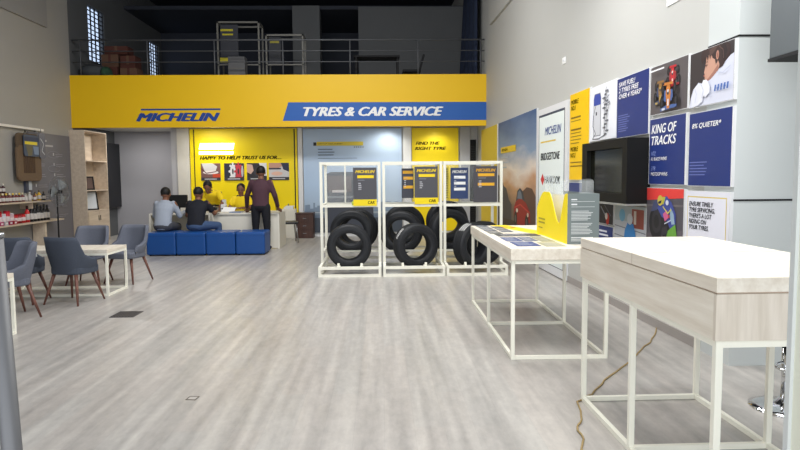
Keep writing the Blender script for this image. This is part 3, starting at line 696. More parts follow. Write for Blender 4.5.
# cards and printed sheets on the middle table
zt = .915
sheet = thing('yellow_sheet', 'long yellow printed sheet lying on the middle display table', 'sheet', (1.4, 6.9, zt))
def flat(x, y, w, l, c, lab, name='sample_card', grp='sample cards on the middle table', z=zt, parts=None, cat='card'):
    t = thing(name, lab, cat, (x, y, z), group=grp)
    MB().box(0, w, 0, l, 0, .003).build('card', C_(c), t)
    A = Art(.0036)
    A.lines(w*.12, l*.85, w*.7, max(2,int(l/.06)), .05, .014, parts or (190,192,198)); A.build('print', None, t)
    return t
MB().prism([(-.12,.5),(.06,.5),(.36,-.72),(.14,-.72)], 0, .002).build('sheet', M_yel2, sheet)
Art(.003).ellipse(-.0,.2,.04,.05,(226,120,40)).ellipse(.06,.1,.035,.05,(206,80,60)).build('print', None, sheet)
cards = []
cols = [(96,100,106),(120,124,128),(84,86,92),(112,112,104)]
nm = ['at the far left corner','second from the far left corner','third from the far left corner','fourth from the far left corner']
for i in range(4):
    flat(1.09, 7.14-i*.28, .13, .22, cols[i%4], 'grey sample card %s of the middle table' % nm[i])
nm2 = ['left of the yellow sheet at the far end','left of the yellow sheet, second from the far end','left of the yellow sheet, third from the far end']
for i in range(3):
    flat(1.245, 7.0-i*.26, .12, .2, cols[(i+2)%4], 'small dark sample card %s' % nm2[i])
t = flat(1.12, 6.02, .42, .26, (78,78,76), 'dark grey sample strip lying across the middle table', 'sample_strip', None, cat='card')
nmb = [('blue sample card at the front left of the middle table',1.11,5.56,.15,.36,(74,88,132)),
       ('blue-grey sample card second from the left at the table front',1.275,5.56,.12,.36,(100,106,124)),
       ('olive-grey sample card beside the yellow leaflet box',1.41,5.5,.12,.46,(150,148,120)),
       ('dark blue sample card nearest the front edge of the middle table',1.12,5.16,.2,.34,(62,78,130)),
       ('pale olive sample card nearest the front edge by the leaflet box',1.35,5.12,.17,.32,(168,166,140))]
for l_,x,y,w_,l2,c_ in nmb: flat(x,y,w_,l2,c_,l_)

# leaflet box
t = thing('leaflet_box', 'yellow and grey leaflet box with a wavy side on the middle table', 'display box', (1.57, 5.28, zt))
BW, BL, BH = .27, 1.05, .43
M_lyel = mat('leaflet_yellow', (255,230,0), .5, noise=.01); M_lgry = mat('leaflet_grey', (116,126,126), .5, noise=.02)
# wavy left side, profile in y-z
def wave(y):   # local y 0 (near) .. BL (far)
    if y < .06: return BH
    if y < .26: return BH-.27*.5*(1-math.cos((y-.06)/.20*PI))
    if y < .62: return BH-.27*.5*(1+math.cos((y-.26)/.36*PI))
    if y < .76: return BH
    return BH-.17*(1-math.cos((y-.76)/.29*PI/2))
pts = [(BL*i/40, wave(BL*i/40)) for i in range(41)]
MB().prism([(0,0)]+[(a_,b_) for a_,b_ in pts]+[(BL,0)], 0, .006, M_lyel, 'YZ').build('wavy_side', M_lyel, t)
MB().prism([(0.004,0.0)]+[(a_,max(b_,.0)) for a_,b_ in [(BL*i/40, BH-.02 if i < 26 else wave(BL*i/40)-.02) for i in range(41)]]+[(BL-.02,0)], .10, .104, M_twhite, 'YZ').build('inner_panel', M_twhite, t)
MB().box(0, BW, -.006, 0, 0, BH).build('front_panel', M_lgry, t)
MB().box(.006, BW, BL-.006, BL, 0, BH*.7).build('back_panel', M_lgry, t)
MB().box(BW-.006, BW, 0, BL-.006, 0, BH).build('right_side', M_lgry, t)
MB().box(.006, BW-.006, 0, BL-.006, 0, .01).build('base', M_twhite, t)
fp = Art(0)
for zz, hh in ((.385,.01),(.345,.012)): fp.rect(.03,zz-hh,.08,zz,(226,228,228))
fp.lines(.03,.365,.2,1,.02,.004,(200,204,204),0).lines(.03,.32,.2,1,.02,.004,(200,204,204),0)
fp.lines(.03,.285,.19,7,.0125,.006,(206,210,210)).lines(.03,.18,.19,8,.0125,.006,(206,210,210)).lines(.03,.06,.2,1,.02,.008,(226,228,228)).lines(.03,.045,.19,2,.0125,.006,(206,210,210))
o = fp.build('front_print', None, t); o.rotation_euler = (PI/2,0,0); o.location = (0,-.0075,0)
sp_ = Art(0).lines(.08,.17,.26,2,.035,.016,(176,160,10)).lines(.08,.08,.2,1,.03,.01,(176,160,10))
o = sp_.build('side_print', None, t); o.rotation_euler = (PI/2,0,-PI/2); o.location = (-.002,BL,0)
# clear leaflet pockets standing in it
for k,(x,y,w_,h_,l_) in enumerate(((.12,.02,.11,.13,'near clear acrylic pocket on the grey end of the leaflet box'),(.02,.40,.1,.12,'middle clear acrylic pocket on the leaflet box'),(.02,.78,.09,.16,'far clear acrylic pocket on the leaflet box'))):
    p = thing('acrylic_pocket', l_, 'leaflet holder', (1.57+x, 5.28+y, zt+BH-.02), group='acrylic pockets on the leaflet box')
    MB().box(0, w_, 0, .004, 0, h_).build('front_wall', M_acryl, p); MB().box(0, w_, .05, .054, 0, h_*1.1).build('rear_wall', M_acryl, p)
    MB().box(0, .004, .004, .05, 0, h_).build('side_wall', M_acryl, p); MB().box(w_*.5, w_*.5+.004, .004, .05, 0, h_).build('divider', M_acryl, p); MB().box(w_-.004, w_, .004, .05, 0, h_).build('side_wall', M_acryl, p)

# cord on the floor
pts = [(2.66,5.95),(2.38,5.45),(2.19,5.2),(1.94,4.84),(1.61,4.44),(1.41,4.15),(1.28,4.01),(1.2,3.71),(1.14,3.56),(1.12,3.42),(1.08,3.29),(1.09,3.15)]
sm = []
for i in range(len(pts)-1):
    for k in range(4):
        u = k/4; x = pts[i][0]*(1-u)+pts[i+1][0]*u; y = pts[i][1]*(1-u)+pts[i+1][1]*u
        sm.append((x+.008*math.sin(i*3+k), y+.008*math.cos(i*2+k*1.7), .008))
o = MB().tube(sm, .006, 8).build('cord', mat('tan_cord', (158,136,92), .8, noise=.25, scale=40))
tag(o, 'thin tan cord trailing over the floor past the front table leg', 'cord')

# bar stool behind the front table
t = thing('bar_stool', 'chrome bar stool with black seat at the far right beside the pier', 'stool', (2.57, 3.86, 0))
MB().lathe([(.0,0),(.21,0),(.21,.008),(.16,.022),(.06,.04),(.035,.07),(.0,.07)], 40).build('base', M_chrome, t)
MB().tube([(0,0,.06),(0,0,.40)], .028, 20).tube([(0,0,.4),(0,0,.52)], .02, 16).build('column', M_chrome, t)
MB().tube([(.13*math.cos(a_),.13*math.sin(a_)-.13,.30) for a_ in [i*PI/12 for i in range(25)]], .01, 8).build('foot_ring', M_chrome, t)
MB().lathe([(.0,.52),(.17,.52),(.19,.54),(.19,.58),(.17,.60),(.0,.60)], 32).build('seat', M_black, t)
MB().box(-.18,.18,.14,.18,.6,.82).build('backrest', M_black, t, .015)

# ------------------------------------------------------------------ tyre racks
def make_tyre():
    t = thing('tyre', 'tyre', 'tyre', group='tyres on the racks')
    # axis along local Y, centre at the empty
    side = [(.20,-.085),(.205,-.095),(.235,-.105),(.27,-.108),(.30,-.102),(.318,-.088),(.326,-.075)]
    prof = side + [(.326,.075)] + [(r,-h) for r,h in reversed(side)][1:] + [(.195,.06),(.195,-.06)]
    MB().lathe(prof, 56, axis='Y', closed=True).build('casing', M_rubber, t)
    tr = MB()
    for a_, b_ in ((-.078,-.048),(-.040,-.012),(-.004,.024),(.032,.078)):
        tr.lathe([(.324,a_),(.331,a_+.002),(.331,b_-.002),(.324,b_)], 56, axis='Y', closed=True, smooth=False)
    tr.build('tread', M_rubt, t)
    rg = MB()
    for s_ in (-1, 1):
        rg.lathe([(.245,s_*.1065),(.248,s_*.1095),(.252,s_*.1095),(.255,s_*.1078)], 56, axis='Y', closed=False) if False else rg.lathe([(.245,s_*.106),(.248,s_*.1095),(.252,s_*.1095),(.255,s_*.1065)], 56, axis='Y', closed=True)
        rg.lathe([(.292,s_*.103),(.295,s_*.1065),(.298,s_*.1055),(.301,s_*.101)], 56, axis='Y', closed=True)
    rg.build('sidewall_ribs', M_rubber, t)
    for c_ in t.children:
        for v in c_.data.vertices: v.co *= 1.04
    return t
def tyre_marks(t, ang, n=3):
    m_ = MB()
    for i in range(n):
        a0 = ang
        y = -.07+i*.045
        vs = []
        for j in range(9):
            a_ = a0+j*R(4)
            for dy in (0,.014): vs.append((.3456*math.cos(a_), y+dy, .3456*math.sin(a_)))
        m_.add(vs, [(2*j,2*j+1,2*j+3,2*j+2) for j in range(8)], M_twhite)
    return m_.build('paint_stripes', M_twhite, t, label='white painted stripes')
ty0 = make_tyre(); used = [False]
def tyre(x, y, z, rz, label, marks=None):
    if not used[0]:
        used[0] = True; t = ty0; t.location = (x,y,z); t.rotation_euler = (0,0,rz); t['label'] = label
    else: t = dup(ty0, (x,y,z), rz, label)
    if marks: marks_l.append((t, marks))
    return t
marks_l = []
RX = [(-.975,-.02),(-.0,.945),(.955,1.895)]
RN = ['leftmost','middle','rightmost']
M_rackp = mat('acrylic_panel', (235,242,245), .05, noise=0, alpha=.10, spec=.6)
def rack(x0, x1, k):
    t = thing('tyre_rack', ['white steel tyre rack, leftmost of the three','white steel tyre rack in the middle of the three','white steel tyre rack, rightmost of the three'][k], 'rack', ((x0+x1)/2, 9.36, 0), group='white tyre racks')
    w = (x1-x0)/2-.004; s = .042; hgt = 1.735
    yf, yr = .46, 1.25                       # front and rear uprights behind the base front
    for x in (-w, w-s):
        MB().box(x, x+s, yf, yf+s, .0, hgt).build('front_upright', M_white, t)
        MB().box(x, x+s, yr, yr+s, .0, hgt).build('rear_upright', M_white, t)
    b = MB()
    for z in (0, .115):
        b.box(-w, w, 0, s, z, z+s)
        for x in (-w, w-s): b.box(x, x+s, s, yf, z, z+s); b.box(x, x+s, yf+s, yr, z, z+s)
        b.box(-w+s, w-s, yr, yr+s, z, z+s)
    for x in (-w, w-s): b.box(x+.001, x+s-.001, .001, s-.001, s, .115)
    b.build('base_frame', M_white, t)
    for z in (1.03, hgt-s):
        g = MB()
        g.box(-w+s, w-s, yf, yf+s, z, z+s); g.box(-w+s, w-s, yr, yr+s, z, z+s)
        for x in (-w, w-s): g.box(x, x+s, yf+s, yr, z, z+s)
        g.build('upper_frame', M_white, t)
    # tyre cradle rails, lower and raised
    c_ = MB()
    for x in (-.18, .15): c_.box(x, x+.03, s, yf+.35, .116, .15)
    c_.box(-w+s, w-s, .64, .67, .30, .33).box(-w+s, w-s, 1.20, 1.23, .30, .33)
    for x in (-w, w-s): c_.box(x, x+s, .62, 1.25, .30, .33)
    c_.build('cradle_rails', M_white, t)
    br = MB()
    for x in (-.19, .16): br.box(x, x+.035, .05, .09, .15, .20)
    br.build('tyre_stops', M_white, t)
    MB().box(-.13, -.105, yr-.12, yr-.095, 1.06, hgt-s).build('sign_post', M_white, t)
    MB().box(-w+s, w-s, yf+.5, yf+.504, 1.066, hgt-s-.002).build('clear_panel', M_rackp, t)
    return t
for k,(a_,b_) in enumerate(RX): rack(a_, b_, k)
TZ = .436
tyre(-.52, 9.68, TZ, R(4), 'front lower tyre on the leftmost rack')
tyre(-.50, 10.20, .625, R(-4), 'raised rear tyre on the leftmost rack, showing its open hub')
tyre(-.42, 10.48, .63, R(6), 'rearmost raised tyre in the leftmost rack, mostly hidden')
ta = tyre(.51, 9.68, TZ, R(18), 'front lower tyre on the middle rack')
tyre(.31, 10.20, .60, R(-8), 'raised rear tyre on the middle rack, showing its open hub')
tyre(.36, 10.48, .69, R(2), 'rearmost raised tyre in the middle rack, above the other one')
tb = tyre(1.40, 9.70, TZ, R(36), 'front lower tyre with white stripes turned aside on the rightmost rack')
tyre(1.62, 10.0, TZ, R(30), 'second lower tyre tucked at the right of the rightmost rack')
tyre(1.09, 10.20, .625, R(16), 'raised rear tyre on the rightmost rack')
tyre(1.08, 10.48, .75, R(8), 'rearmost raised tyre in the rightmost rack')
tyre_marks(ta, R(128), 2); tyre_marks(tb, R(105), 3)

def rboard(x0, x1, z0, z1, y, m_, label, yellow=None, heads=2, tcol=None, name='rack_sign', car=True, brand=True, bars=None):
    t = thing(name, label, 'sign', (x0, y, z0), 0, 'signs on the tyre racks', PI/2)
    w, h = x1-x0, z1-z0
    MB().box(0, w, 0, h, -.012, 0).build('board', m_, t)
    yb = 0
    if yellow:
        Art(.001).rect(0, 0, w, yellow, M_yel2).build('yellow_footer', None, t); yb = yellow
        if car: text('lettering', 'CAR', t, M_tdark, w*.62, yellow*.3, w*.28, yellow*.45, .2, .02, .002, .001)
    if brand: text('brand_lettering', 'MICHELIN', t, tcol, w*.10, h-.085, w*.82, .045, .3, .03, .001, .001)
    A = Art(.001)
    for b_ in (bars or []): A.rect(w*b_[0], h*b_[1]-.045, w*b_[2], h*b_[1], tcol)
    A.lines(w*.2, h*.68, w*.35, 1, .03, .008, (150,150,156)).lines(w*.22, h*.60, w*.14, 4, .03, .012, (200,200,206)); A.build('print', None, t)
    return t
M_or = mat('amber_print', (236,176,40), .5, noise=0); M_bp = mat('board_navy', (44,64,110), .4)
rboard(-.45, -.085, 1.05, 1.645, 9.80, M_grayp, 'charcoal rack sign with yellow footer on the leftmost tyre rack', .10, tcol=M_tyel, bars=[(.18,.80,.88)])
rboard(.31, .50, 1.16, 1.63, 9.98, mat('board_dark', (62,64,74), .5), 'small dark sign with amber bars at the back of the middle tyre rack', None, tcol=M_or, brand=False, bars=[(.1,.92,.95),(.15,.72,.95),(.15,.42,.95)])
rboard(.505, .87, 1.07, 1.655, 9.80, M_grayp, 'charcoal rack sign with yellow footer on the middle tyre rack', .10, tcol=M_tyel, bars=[(.18,.80,.88)])
rboard(1.09, 1.37, 1.14, 1.635, 10.0, M_bp, 'navy sign with white lines at the back of the rightmost tyre rack', None, tcol=M_twhite, bars=[(.2,.74,.85),(.2,.55,.85),(.2,.36,.85)])
rboard(1.43, 1.80, 1.09, 1.655, 9.80, mat('board_brown_grey', (74,72,78), .5), 'charcoal sign with amber bars on the rightmost tyre rack', None, tcol=M_or, bars=[(.18,.80,.88),(.18,.54,.88)])
t = thing('rack_strip', 'narrow yellow strip with tiny dark writing in the rightmost rack', 'sign', (.985, 10.1, 1.12), 0, None, PI/2)
MB().box(0, .085, 0, .53, -.01, 0).build('board', mat('strip_pale_yellow', (226,206,70), .5), t)
A = Art(.001)
for i in range(13): A.poly([(.01,.02+i*.038),(.07,.035+i*.038),(.07,.05+i*.038),(.01,.035+i*.038)], (70,66,50))
A.build('print', None, t)
t = thing('price_tag', 'small yellow-green tag hanging beside the leftmost rack sign', 'tag', (-.475, 9.81, 1.06), 0, None, PI/2)
MB().box(0,.035,0,.06,-.005,0).build('tag', mat('lime_tag', (190,206,70), .5), t); Art(.001).rect(.006,.02,.028,.028,(90,96,60)).build('print', None, t)

# ------------------------------------------------------------------ blue ottomans
def ottoman(i, label):
    t = thing('ottoman', label, 'ottoman', (-4.575+.573*i+.2865, 12.5, 0), group='blue cube ottomans in a row')
    MB().box(-.283,.283,-.30,.30,.02,.455).build('cube', M_leather, t, .03)
    g = MB().box(-.2845,.2845,-.3015,.3015,.38,.384); g.build('seam', mat('blue_seam', (10,50,110), .5) if i == 0 else bpy.data.materials['blue_seam'], t)
    f = MB()
    for x in (-.24,.24):
        for y in (-.2,.2): f.lathe([(.0,0),(.02,0),(.02,.02),(.0,.02)], 10, (x,y,0))
    f.build('feet', M_blackm, t)
ottoman(0, 'blue leatherette cube ottoman under the man in the pale shirt, leftmost')
ottoman(1, 'blue leatherette cube ottoman, second from the left')
ottoman(2, 'blue leatherette cube ottoman, second from the right')
ottoman(3, 'blue leatherette cube ottoman in front of the standing man, rightmost')

# ------------------------------------------------------------------ reception desks
def desk(x0, x1, label, panel):
    t = thing('reception_desk', label, 'desk', ((x0+x1)/2, 13.3, 0), group='reception desks')
    w = (x1-x0)/2; h = .765
    MB().box(-w, w, 0, .86, h-.035, h).build('top', M_desk, t, .003)
    MB().box(-w, -w+.04, 0, .86, 0, h-.035).build('side_panel', M_desk, t); MB().box(w-.04, w, 0, .86, 0, h-.035).build('side_panel', M_desk, t)
    if panel: MB().box(-w+.04, w-.04, .03, .06, .01, h-.035).build('front_panel', M_desk, t)
    else: MB().box(-w+.04, w-.04, .72, .75, .3, h-.035).build('modesty_panel', M_desk, t)
desk(-4.90, -3.62, 'open-fronted pale desk on the left where two men sit', False)
desk(-3.60, -2.18, 'pale closed-front desk on the right where the man stands', True)
# monitor, laptop and papers
t = thing('computer_monitor', 'black computer monitor standing between the two seated men', 'monitor', (-4.42, 13.75, .765))
MB().box(-.20,.20,-.015,.02,.10,.38).build('screen', M_black, t, .008); MB().box(-.025,.025,.02,.045,.0,.2).build('stand', M_blackm, t); MB().box(-.1,.1,-.05,.1,0,.012).build('base', M_blackm, t)
t = thing('keyboard', 'pale keyboard lying before the black monitor', 'keyboard', (-4.2, 13.5, .765), .1)
MB().box(-.18,.18,-.06,.06,0,.02).build('case', M_board, t, .004); g = MB()
for i in range(12):
    for j in range(4): g.box(-.168+i*.028,-.144+i*.028,-.05+j*.025,-.03+j*.025,.02,.025)
g.build('keys', M_desk, t)
t = thing('black_bag', 'small black bag on the desk beside the leaning man', 'bag', (-3.60, 13.50, .765))
MB().box(-.09,.09,-.1,.1,0,.14).build('body', M_black, t, .03); MB().tube([(-.05,0,.13),(-.04,0,.18),(.04,0,.18),(.05,0,.13)], .006, 6).build('handle', M_blackm, t)
t = thing('white_printer', 'small white printer on the right desk behind the papers', 'printer', (-3.50, 13.98, .765))
MB().box(-.05,.05,-.1,.1,0,.16).build('body', M_board, t, .015); MB().box(-.04,.04,.02,.06,.16,.26).build('paper_tray', mat('tray_white',(206,206,206),.5), t); MB().box(-.03,.03,-.104,-.1,.05,.08).build('slot', M_blackm, t)
t = thing('paper_sheet', 'white papers tilted up in the seated clerk hands', 'paper', (-3.33, 13.72, .77), .1)
MB().bar((-.1,0,.0),(-.1,.14,.14),.004,.002).build
g = MB().add([(-.16,-.06,.005),(.12,-.09,.005),(.15,.06,.09),(-.12,.1,.1),(-.16,-.06,.003),(.12,-.09,.003),(.15,.06,.088),(-.12,.1,.098)], [(0,1,2,3),(7,6,5,4),(0,4,5,1),(1,5,6,2),(2,6,7,3),(3,7,4,0)])
g.build('sheet', M_twhite, t)
t = thing('blue_folder', 'blue folder lying at the front of the right desk', 'folder', (-3.12, 13.5, .765), -.1)
MB().box(-.13,.13,-.1,.1,0,.018).build('cover', mat('folder_blue', (60,100,150), .4), t); MB().box(-.125,.132,-.095,.095,.005,.013).build('pages', M_twhite, t)
# low white cabinet and brown cabinet
t = thing('white_cabinet', 'low white cabinet against the yellow backdrop right of the desks', 'cabinet', (-2.32, 15.6, 0))
MB().box(-.17,.17,-.0,.26,0,.72).build('body', M_desk, t, .003); MB().box(-.165,.165,-.012,0,.03,.7).build('door', M_desk, t); MB().box(.12,.13,-.025,-.012,.35,.45).build('handle', M_steel, t)
t = thing('paper_stack', 'small stack of papers on top of the white cabinet', 'papers', (-2.32,15.7,.72))
for i in range(3): pass
MB().box(-.12,.1,-.08,.08,0,.05).box(-.08,.12,-.06,.09,.05,.08).build('sheets', M_board, t)
MB().box(-.03,.0,-.02,.02,.08,.13).build('clip', M_steel, t)
t = thing('brown_cabinet', 'small dark brown wooden drawer cabinet beside the white cabinet', 'cabinet', (-1.92, 15.5, 0))
MB().box(-.21,.21,0,.36,0,.60).build('body', M_brown, t, .004); MB().box(-.225,.225,-.015,.37,.60,.625).build('top', M_brown, t)
for i in range(3):
    d = MB().box(-.19,.19,-.012,0,.04+i*.185,.21+i*.185).build('drawer', M_brown, t); MB().box(-.04,.04,-.024,-.012,.12+i*.185,.13+i*.185).build('knob', M_steel, d)

# office chairs
def office_chair(loc, rz, label):
    t = thing('office_chair', label, 'chair', loc, rz, 'black office chairs')
    MB().box(-.21,.21,-.2,.22,.43,.49).build('seat', M_black, t, .02)
    MB().bar((0,-.21,.55),(0,-.27,1.10),.40,.035, None, (0,1,0)).build('backrest', M_black, t, .012)
    MB().tube([(.0,-.16,.45),(0,-.22,.5),(0,-.235,.62)], .018, 8).build('back_bar', M_blackm, t)
    for sx, sy in ((-1,-1),(1,-1),(-1,1),(1,1)): MB().tube([(sx*.18,sy*.17,.43),(sx*.21,sy*.21,0)], .013, 8).build('leg', M_steel, t)
office_chair((-2.20, 14.62, 0), R(-75), 'black office chair standing empty beyond the right desk end')
office_chair((-3.21, 14.56, 0), R(180), 'black office chair under the seated clerk in yellow')

# ------------------------------------------------------------------ bookcase by the alcove
t = thing('bookcase', 'tall pale wooden bookcase beside the grey alcove', 'bookcase', (-6.955, 14.63, 0))
w = .175; D2 = 1.15; hh = 2.62
MB().box(-w, w, 0, .02, 0, hh).build('side_panel', M_shelf, t); MB().box(-w, w, D2-.02, D2, 0, hh).build('side_panel', M_shelf, t)
MB().box(-w, -w+.015, .02, D2-.02, 0, hh).build('back_panel', M_shelf, t)
for z in (.76, 1.24, 1.93, hh-.025): MB().box(-w+.015, w, .02, D2-.02, z-.02 if z < 2.5 else z, z if z < 2.5 else hh).build('shelf', M_shelf, t)
for y in (.03, .58):
    d = MB().box(w-.002, w+.014, y, y+.54, .06, .735).build('door', M_shelf, t)
    MB().box(w+.014, w+.026, y+(.49 if y < .1 else .03), y+(.505 if y < .1 else .045), .52, .64).build('handle', M_blackm, d)
MB().box(-w+.015, w-.01, .02, D2-.02, 0, .06).build('plinth', M_shelf, t)
def pframe(y, z, s_w, s_h, label, inner):
    p = thing('framed_photo', label, 'picture frame', (-6.90, y, z), R(48), 'frames in the bookcase', R(78))
    g = MB().box(-s_w/2,s_w/2,0,.03,0,.02).box(-s_w/2,s_w/2,s_h-.03,s_h,0,.02).box(-s_w/2,-s_w/2+.03,.03,s_h-.03,0,.02).box(s_w/2-.03,s_w/2,.03,s_h-.03,0,.02); g.build('frame', M_blackm, p)
    MB().box(-s_w/2+.03,s_w/2-.03,.03,s_h-.03,.004,.01).build('picture', inner, p)
pframe(15.02, 1.245, .26, .32, 'small dark frame with a brown picture on the upper bookcase shelf', mat('brown_picture', (96,74,66), .5))
pframe(15.12, .765, .32, .46, 'larger black frame with a white document on the lower bookcase shelf', mat('document_white', (206,212,218), .5))

# ------------------------------------------------------------------ left wall: board, shelves, accessories
RZL = PI/2
t = thing('info_board', 'tall grey information board on the left wall with tiny white text', 'board', (XL+.001, 12.95, .05), RZL, None, PI/2)
M_ib = mat('info_board_grey', (112,110,116), .6, noise=.04, scale=2)
MB().box(0, 1.66, 0, 2.42, 0, .025).build('panel', M_ib, t)
A = Art(.027)
A.lines(.12, 2.28, .55, 1, .08, .035, (190,188,190), 0).lines(.12, 2.18, .8, 1, .08, .035, (180,178,182), 0)
random.seed(5)
for r_ in range(7):
    for c2_ in range(2):
        x, y = .25+c2_*.75, 2.0-r_*.22
        A.rect(x-.1, y-.04, x-.06, y+.02, (190,190,194)); A.lines(x, y, .4, 2, .04, .012, (150,148,156))
for i in range(4):
    pts = [(.9+.25*math.cos(a_*.5)+.0, 1.98-i*.3+.07*math.sin(a_*.5)) for a_ in range(13)]; A.line(pts, .008, (140,140,148))
A.build('print', None, t)
# lamp rail
t = thing('display_rail', 'white lit rail fixed high along the left wall', 'rail', (XL+.02, 10.6, 2.50))
MB().box(0, .05, 0, 2.85, 0, .045).build('rail', mat('lit_rail', (235,230,222), .4), t)
for y in (.2, 1.4, 2.6): MB().box(-.02, .02, y, y+.05, -.03, .03).build('bracket', M_steel, t)
# shelves
t = thing('accessory_shelf', 'upper pale wooden shelf on the left wall holding small bottles', 'shelf', (XL+.028, 10.3, 1.05), group='shelves on the left wall')
MB().box(0, .30, 0, 2.86, 0, .03).build('board', M_shelf, t); [MB().box(0, .25, y, y+.02, -.12, 0).build('bracket', M_shelf, t) for y in (.4, 2.2)]
t = thing('accessory_shelf', 'lower pale wooden shelf on the left wall holding red tins', 'shelf', (XL+.028, 10.3, .64), group='shelves on the left wall')
MB().box(0, .30, 0, 3.3, 0, .03).build('board', M_shelf, t); [MB().box(0, .25, y, y+.06, -.64, 0).build('support', M_shelf, t) for y in (.4, 2.62)]

def bottle(x, y, z, h, r, c, cap, label, grp, name='bottle', cat='bottle'):
    t = thing(name, label, cat, (x,y,z), group=grp)
    MB().lathe([(.0,0),(r,0),(r,h*.62),(r*.45,h*.75),(r*.4,h*.8),(.0,h*.8)], 14).build('body', C_(c,.35), t)
    MB().lathe([(.0,h*.8),(r*.5,h*.8),(r*.45,h),(.0,h)], 12).build('cap', C_(cap,.4), t)
    MB().lathe([(r*1.02,h*.15),(r*1.02,h*.5)], 14).build
    lb = MB().lathe([(r*1.01,h*.15),(r*1.03,h*.16),(r*1.03,h*.5),(r*1.01,h*.51)], 14, closed=True).build('paper_label', C_((206,200,196)), t)
def tin(x, y, z, h, r, c, c2, label, grp):
    t = thing('tin', label, 'tin', (x,y,z), group=grp)
    MB().lathe([(.0,0),(r,0),(r,h*.92),(.0,h*.92)], 18).build('can', C_(c,.35), t)
    MB().lathe([(.0,h*.92),(r*.96,h*.92),(r*.96,h),(.0,h)], 18).build('lid', C_(c2,.35), t)
    MB().lathe([(r*1.005,h*.25),(r*1.02,h*.26),(r*1.02,h*.6),(r*1.005,h*.61)], 18, closed=True).build('paper_label', C_((220,206,206)), t)
random.seed(11)
up_ = 1.08; lo = .67
ords = ['first','second','third','fourth','fifth','sixth','seventh','eighth','ninth']
for i in range(9):   # front row on the upper shelf: dark red bottles with cream caps
    y = 11.42+i*.105
    bottle(-6.90, y, up_, .17, .036, [(110,40,44),(88,32,40)][i%2], [(236,226,190),(240,206,90)][i%2], 'red bottle with cream cap, %s from left in front row of upper wall shelf' % ords[i], 'capped bottles, front row of the upper wall shelf')
for i in range(5):   # behind, on a riser
    pass
t = thing('shelf_riser', 'low dark riser on the upper wall shelf under the rear bottles', 'riser', (-7.05, 11.35, up_))
MB().box(-.05,.06,0,.62,0,.17).build('block', C_((80,50,52)), t); MB().box(-.052,.062,-.002,.622,.17,.176).build('top', C_((120,90,90)), t)
for i in range(5):
    bottle(-7.045, 11.42+i*.12, up_+.176, .17, .036, (70,36,42), (236,232,220), 'dark bottle with white cap, %s from left in raised rear row' % ords[i], 'white-capped bottles in the rear row of the upper wall shelf')
mixed = [((196,190,186),'white'),((200,196,190),'cream'),((60,42,44),'dark brown'),((120,70,60),'russet'),((206,160,50),'amber'),((214,170,40),'yellow'),((36,34,40),'black'),((30,30,34),'jet black')]
for i,(c_,n_) in enumerate(mixed):
    bottle(-6.93+.03*(i%2), 12.42+i*.085, up_, .15+.03*(i%3), .034, c_, (200,196,190) if i < 2 else (90,80,70), 'short %s bottle near the right end of the upper wall shelf' % n_, 'mixed bottles near the right end of the upper shelf')
t = thing('boxed_item', 'small white and dark blue pack hanging behind the bottles', 'pack', (-7.09, 12.72, 1.24))
MB().box(-.035,.02,0,.2,0,.26).build('box', C_((70,74,90)), t); MB().box(.02,.024,.08,.19,.05,.24).build('paper_label', C_((190,196,204)), t)
for i in range(10):
    y = 11.5+i*.125; red = i in (0,3,4,5,8)
    if i < 4:
        tin(-6.92, y, lo, .26-.05*(i%2), .055, [(176,26,44),(196,196,202),(190,34,52),(190,160,168)][i], (206,204,206) if i%2 else (150,20,34), ['red tall tin at the left end of the lower wall shelf','silver tin second from the left on the lower wall shelf','bright red tin third from the left on the lower wall shelf','pinkish white tin fourth from the left on the lower wall shelf'][i], 'tins on the lower wall shelf')
for i,(y,c_) in enumerate(((12.03,(186,24,34)),(12.15,(150,30,40)),(12.28,(196,36,40)))):
    tin(-6.93, y, lo, .18, .052, c_, (120,20,28), ['crimson','maroon','scarlet'][i]+' tin in the middle of the lower wall shelf', 'tins on the lower wall shelf')
bottle(-6.92, 12.42, lo, .32, .045, (206,30,34), (60,20,22), 'tall bright red bottle on the lower wall shelf', None)
for i in range(6):
    bottle(-6.92, 12.56+i*.12, lo, .33-.02*(i%2), .045, (28,28,32), (60,60,66), 'black bottle, %s of six at the right of the lower wall shelf' % ords[i], 'black bottles on the lower wall shelf')
for i in range(4):
    t = thing('pink_box', ['small pink box at the left front of the lower wall shelf','small white box beside the pink box on the lower wall shelf','small magenta box under the silver tin on the lower wall shelf','small red and white box by the crimson tin on the lower wall shelf'][i], 'box', (-6.86, 11.40+i*.14, lo), group='small boxes at the front of the lower shelf')
    MB().box(-.02,.03,0,.1,0,.07).build('box', C_([(170,50,100),(180,176,180),(150,32,80),(160,46,56)][i]), t); MB().box(.03,.032,.02,.08,.02,.05).build('paper_label', C_((226,216,220)), t)
# hanging seat cover
t = thing('seat_mat', 'brown car seat mat hanging from the rail on the left wall', 'seat mat', (XL+.08, 12.34, 1.47), RZL, None, PI/2)
def rr(x0,y0,x1,y1,r,n=6):
    p = []
    for cx,cy,a0 in ((x1-r,y0+r,-PI/2),(x1-r,y1-r,0),(x0+r,y1-r,PI/2),(x0+r,y0+r,PI)):
        for i in range(n+1): a_ = a0+PI/2*i/n; p.append((cx+r*math.cos(a_), cy+r*math.sin(a_)))
    return p
MB().prism(rr(0,0,.85,.70,.12), 0, .05).build('lower_pad', mat('brown_mesh', (112,92,72), .9, noise=.15, scale=30), t, .012)
MB().prism(rr(.02,.62,.80,.94,.1), .0, .045).build('upper_pad', mat('dark_brown_mesh', (96,80,64), .9, noise=.15, scale=30), t, .012)
g = MB()
for i in range(7): g.box(.2+i*.06, .2+i*.06+.035, .16, .54, .05, .06)
g.build('ribs', mat('brown_rib', (86,66,50), .9), t)
MB().tube([(.3,.92,.02),(.36,1.0,.02),(.42,.92,.02)], .008, 6).build('hanging_loop', M_blackm, t)
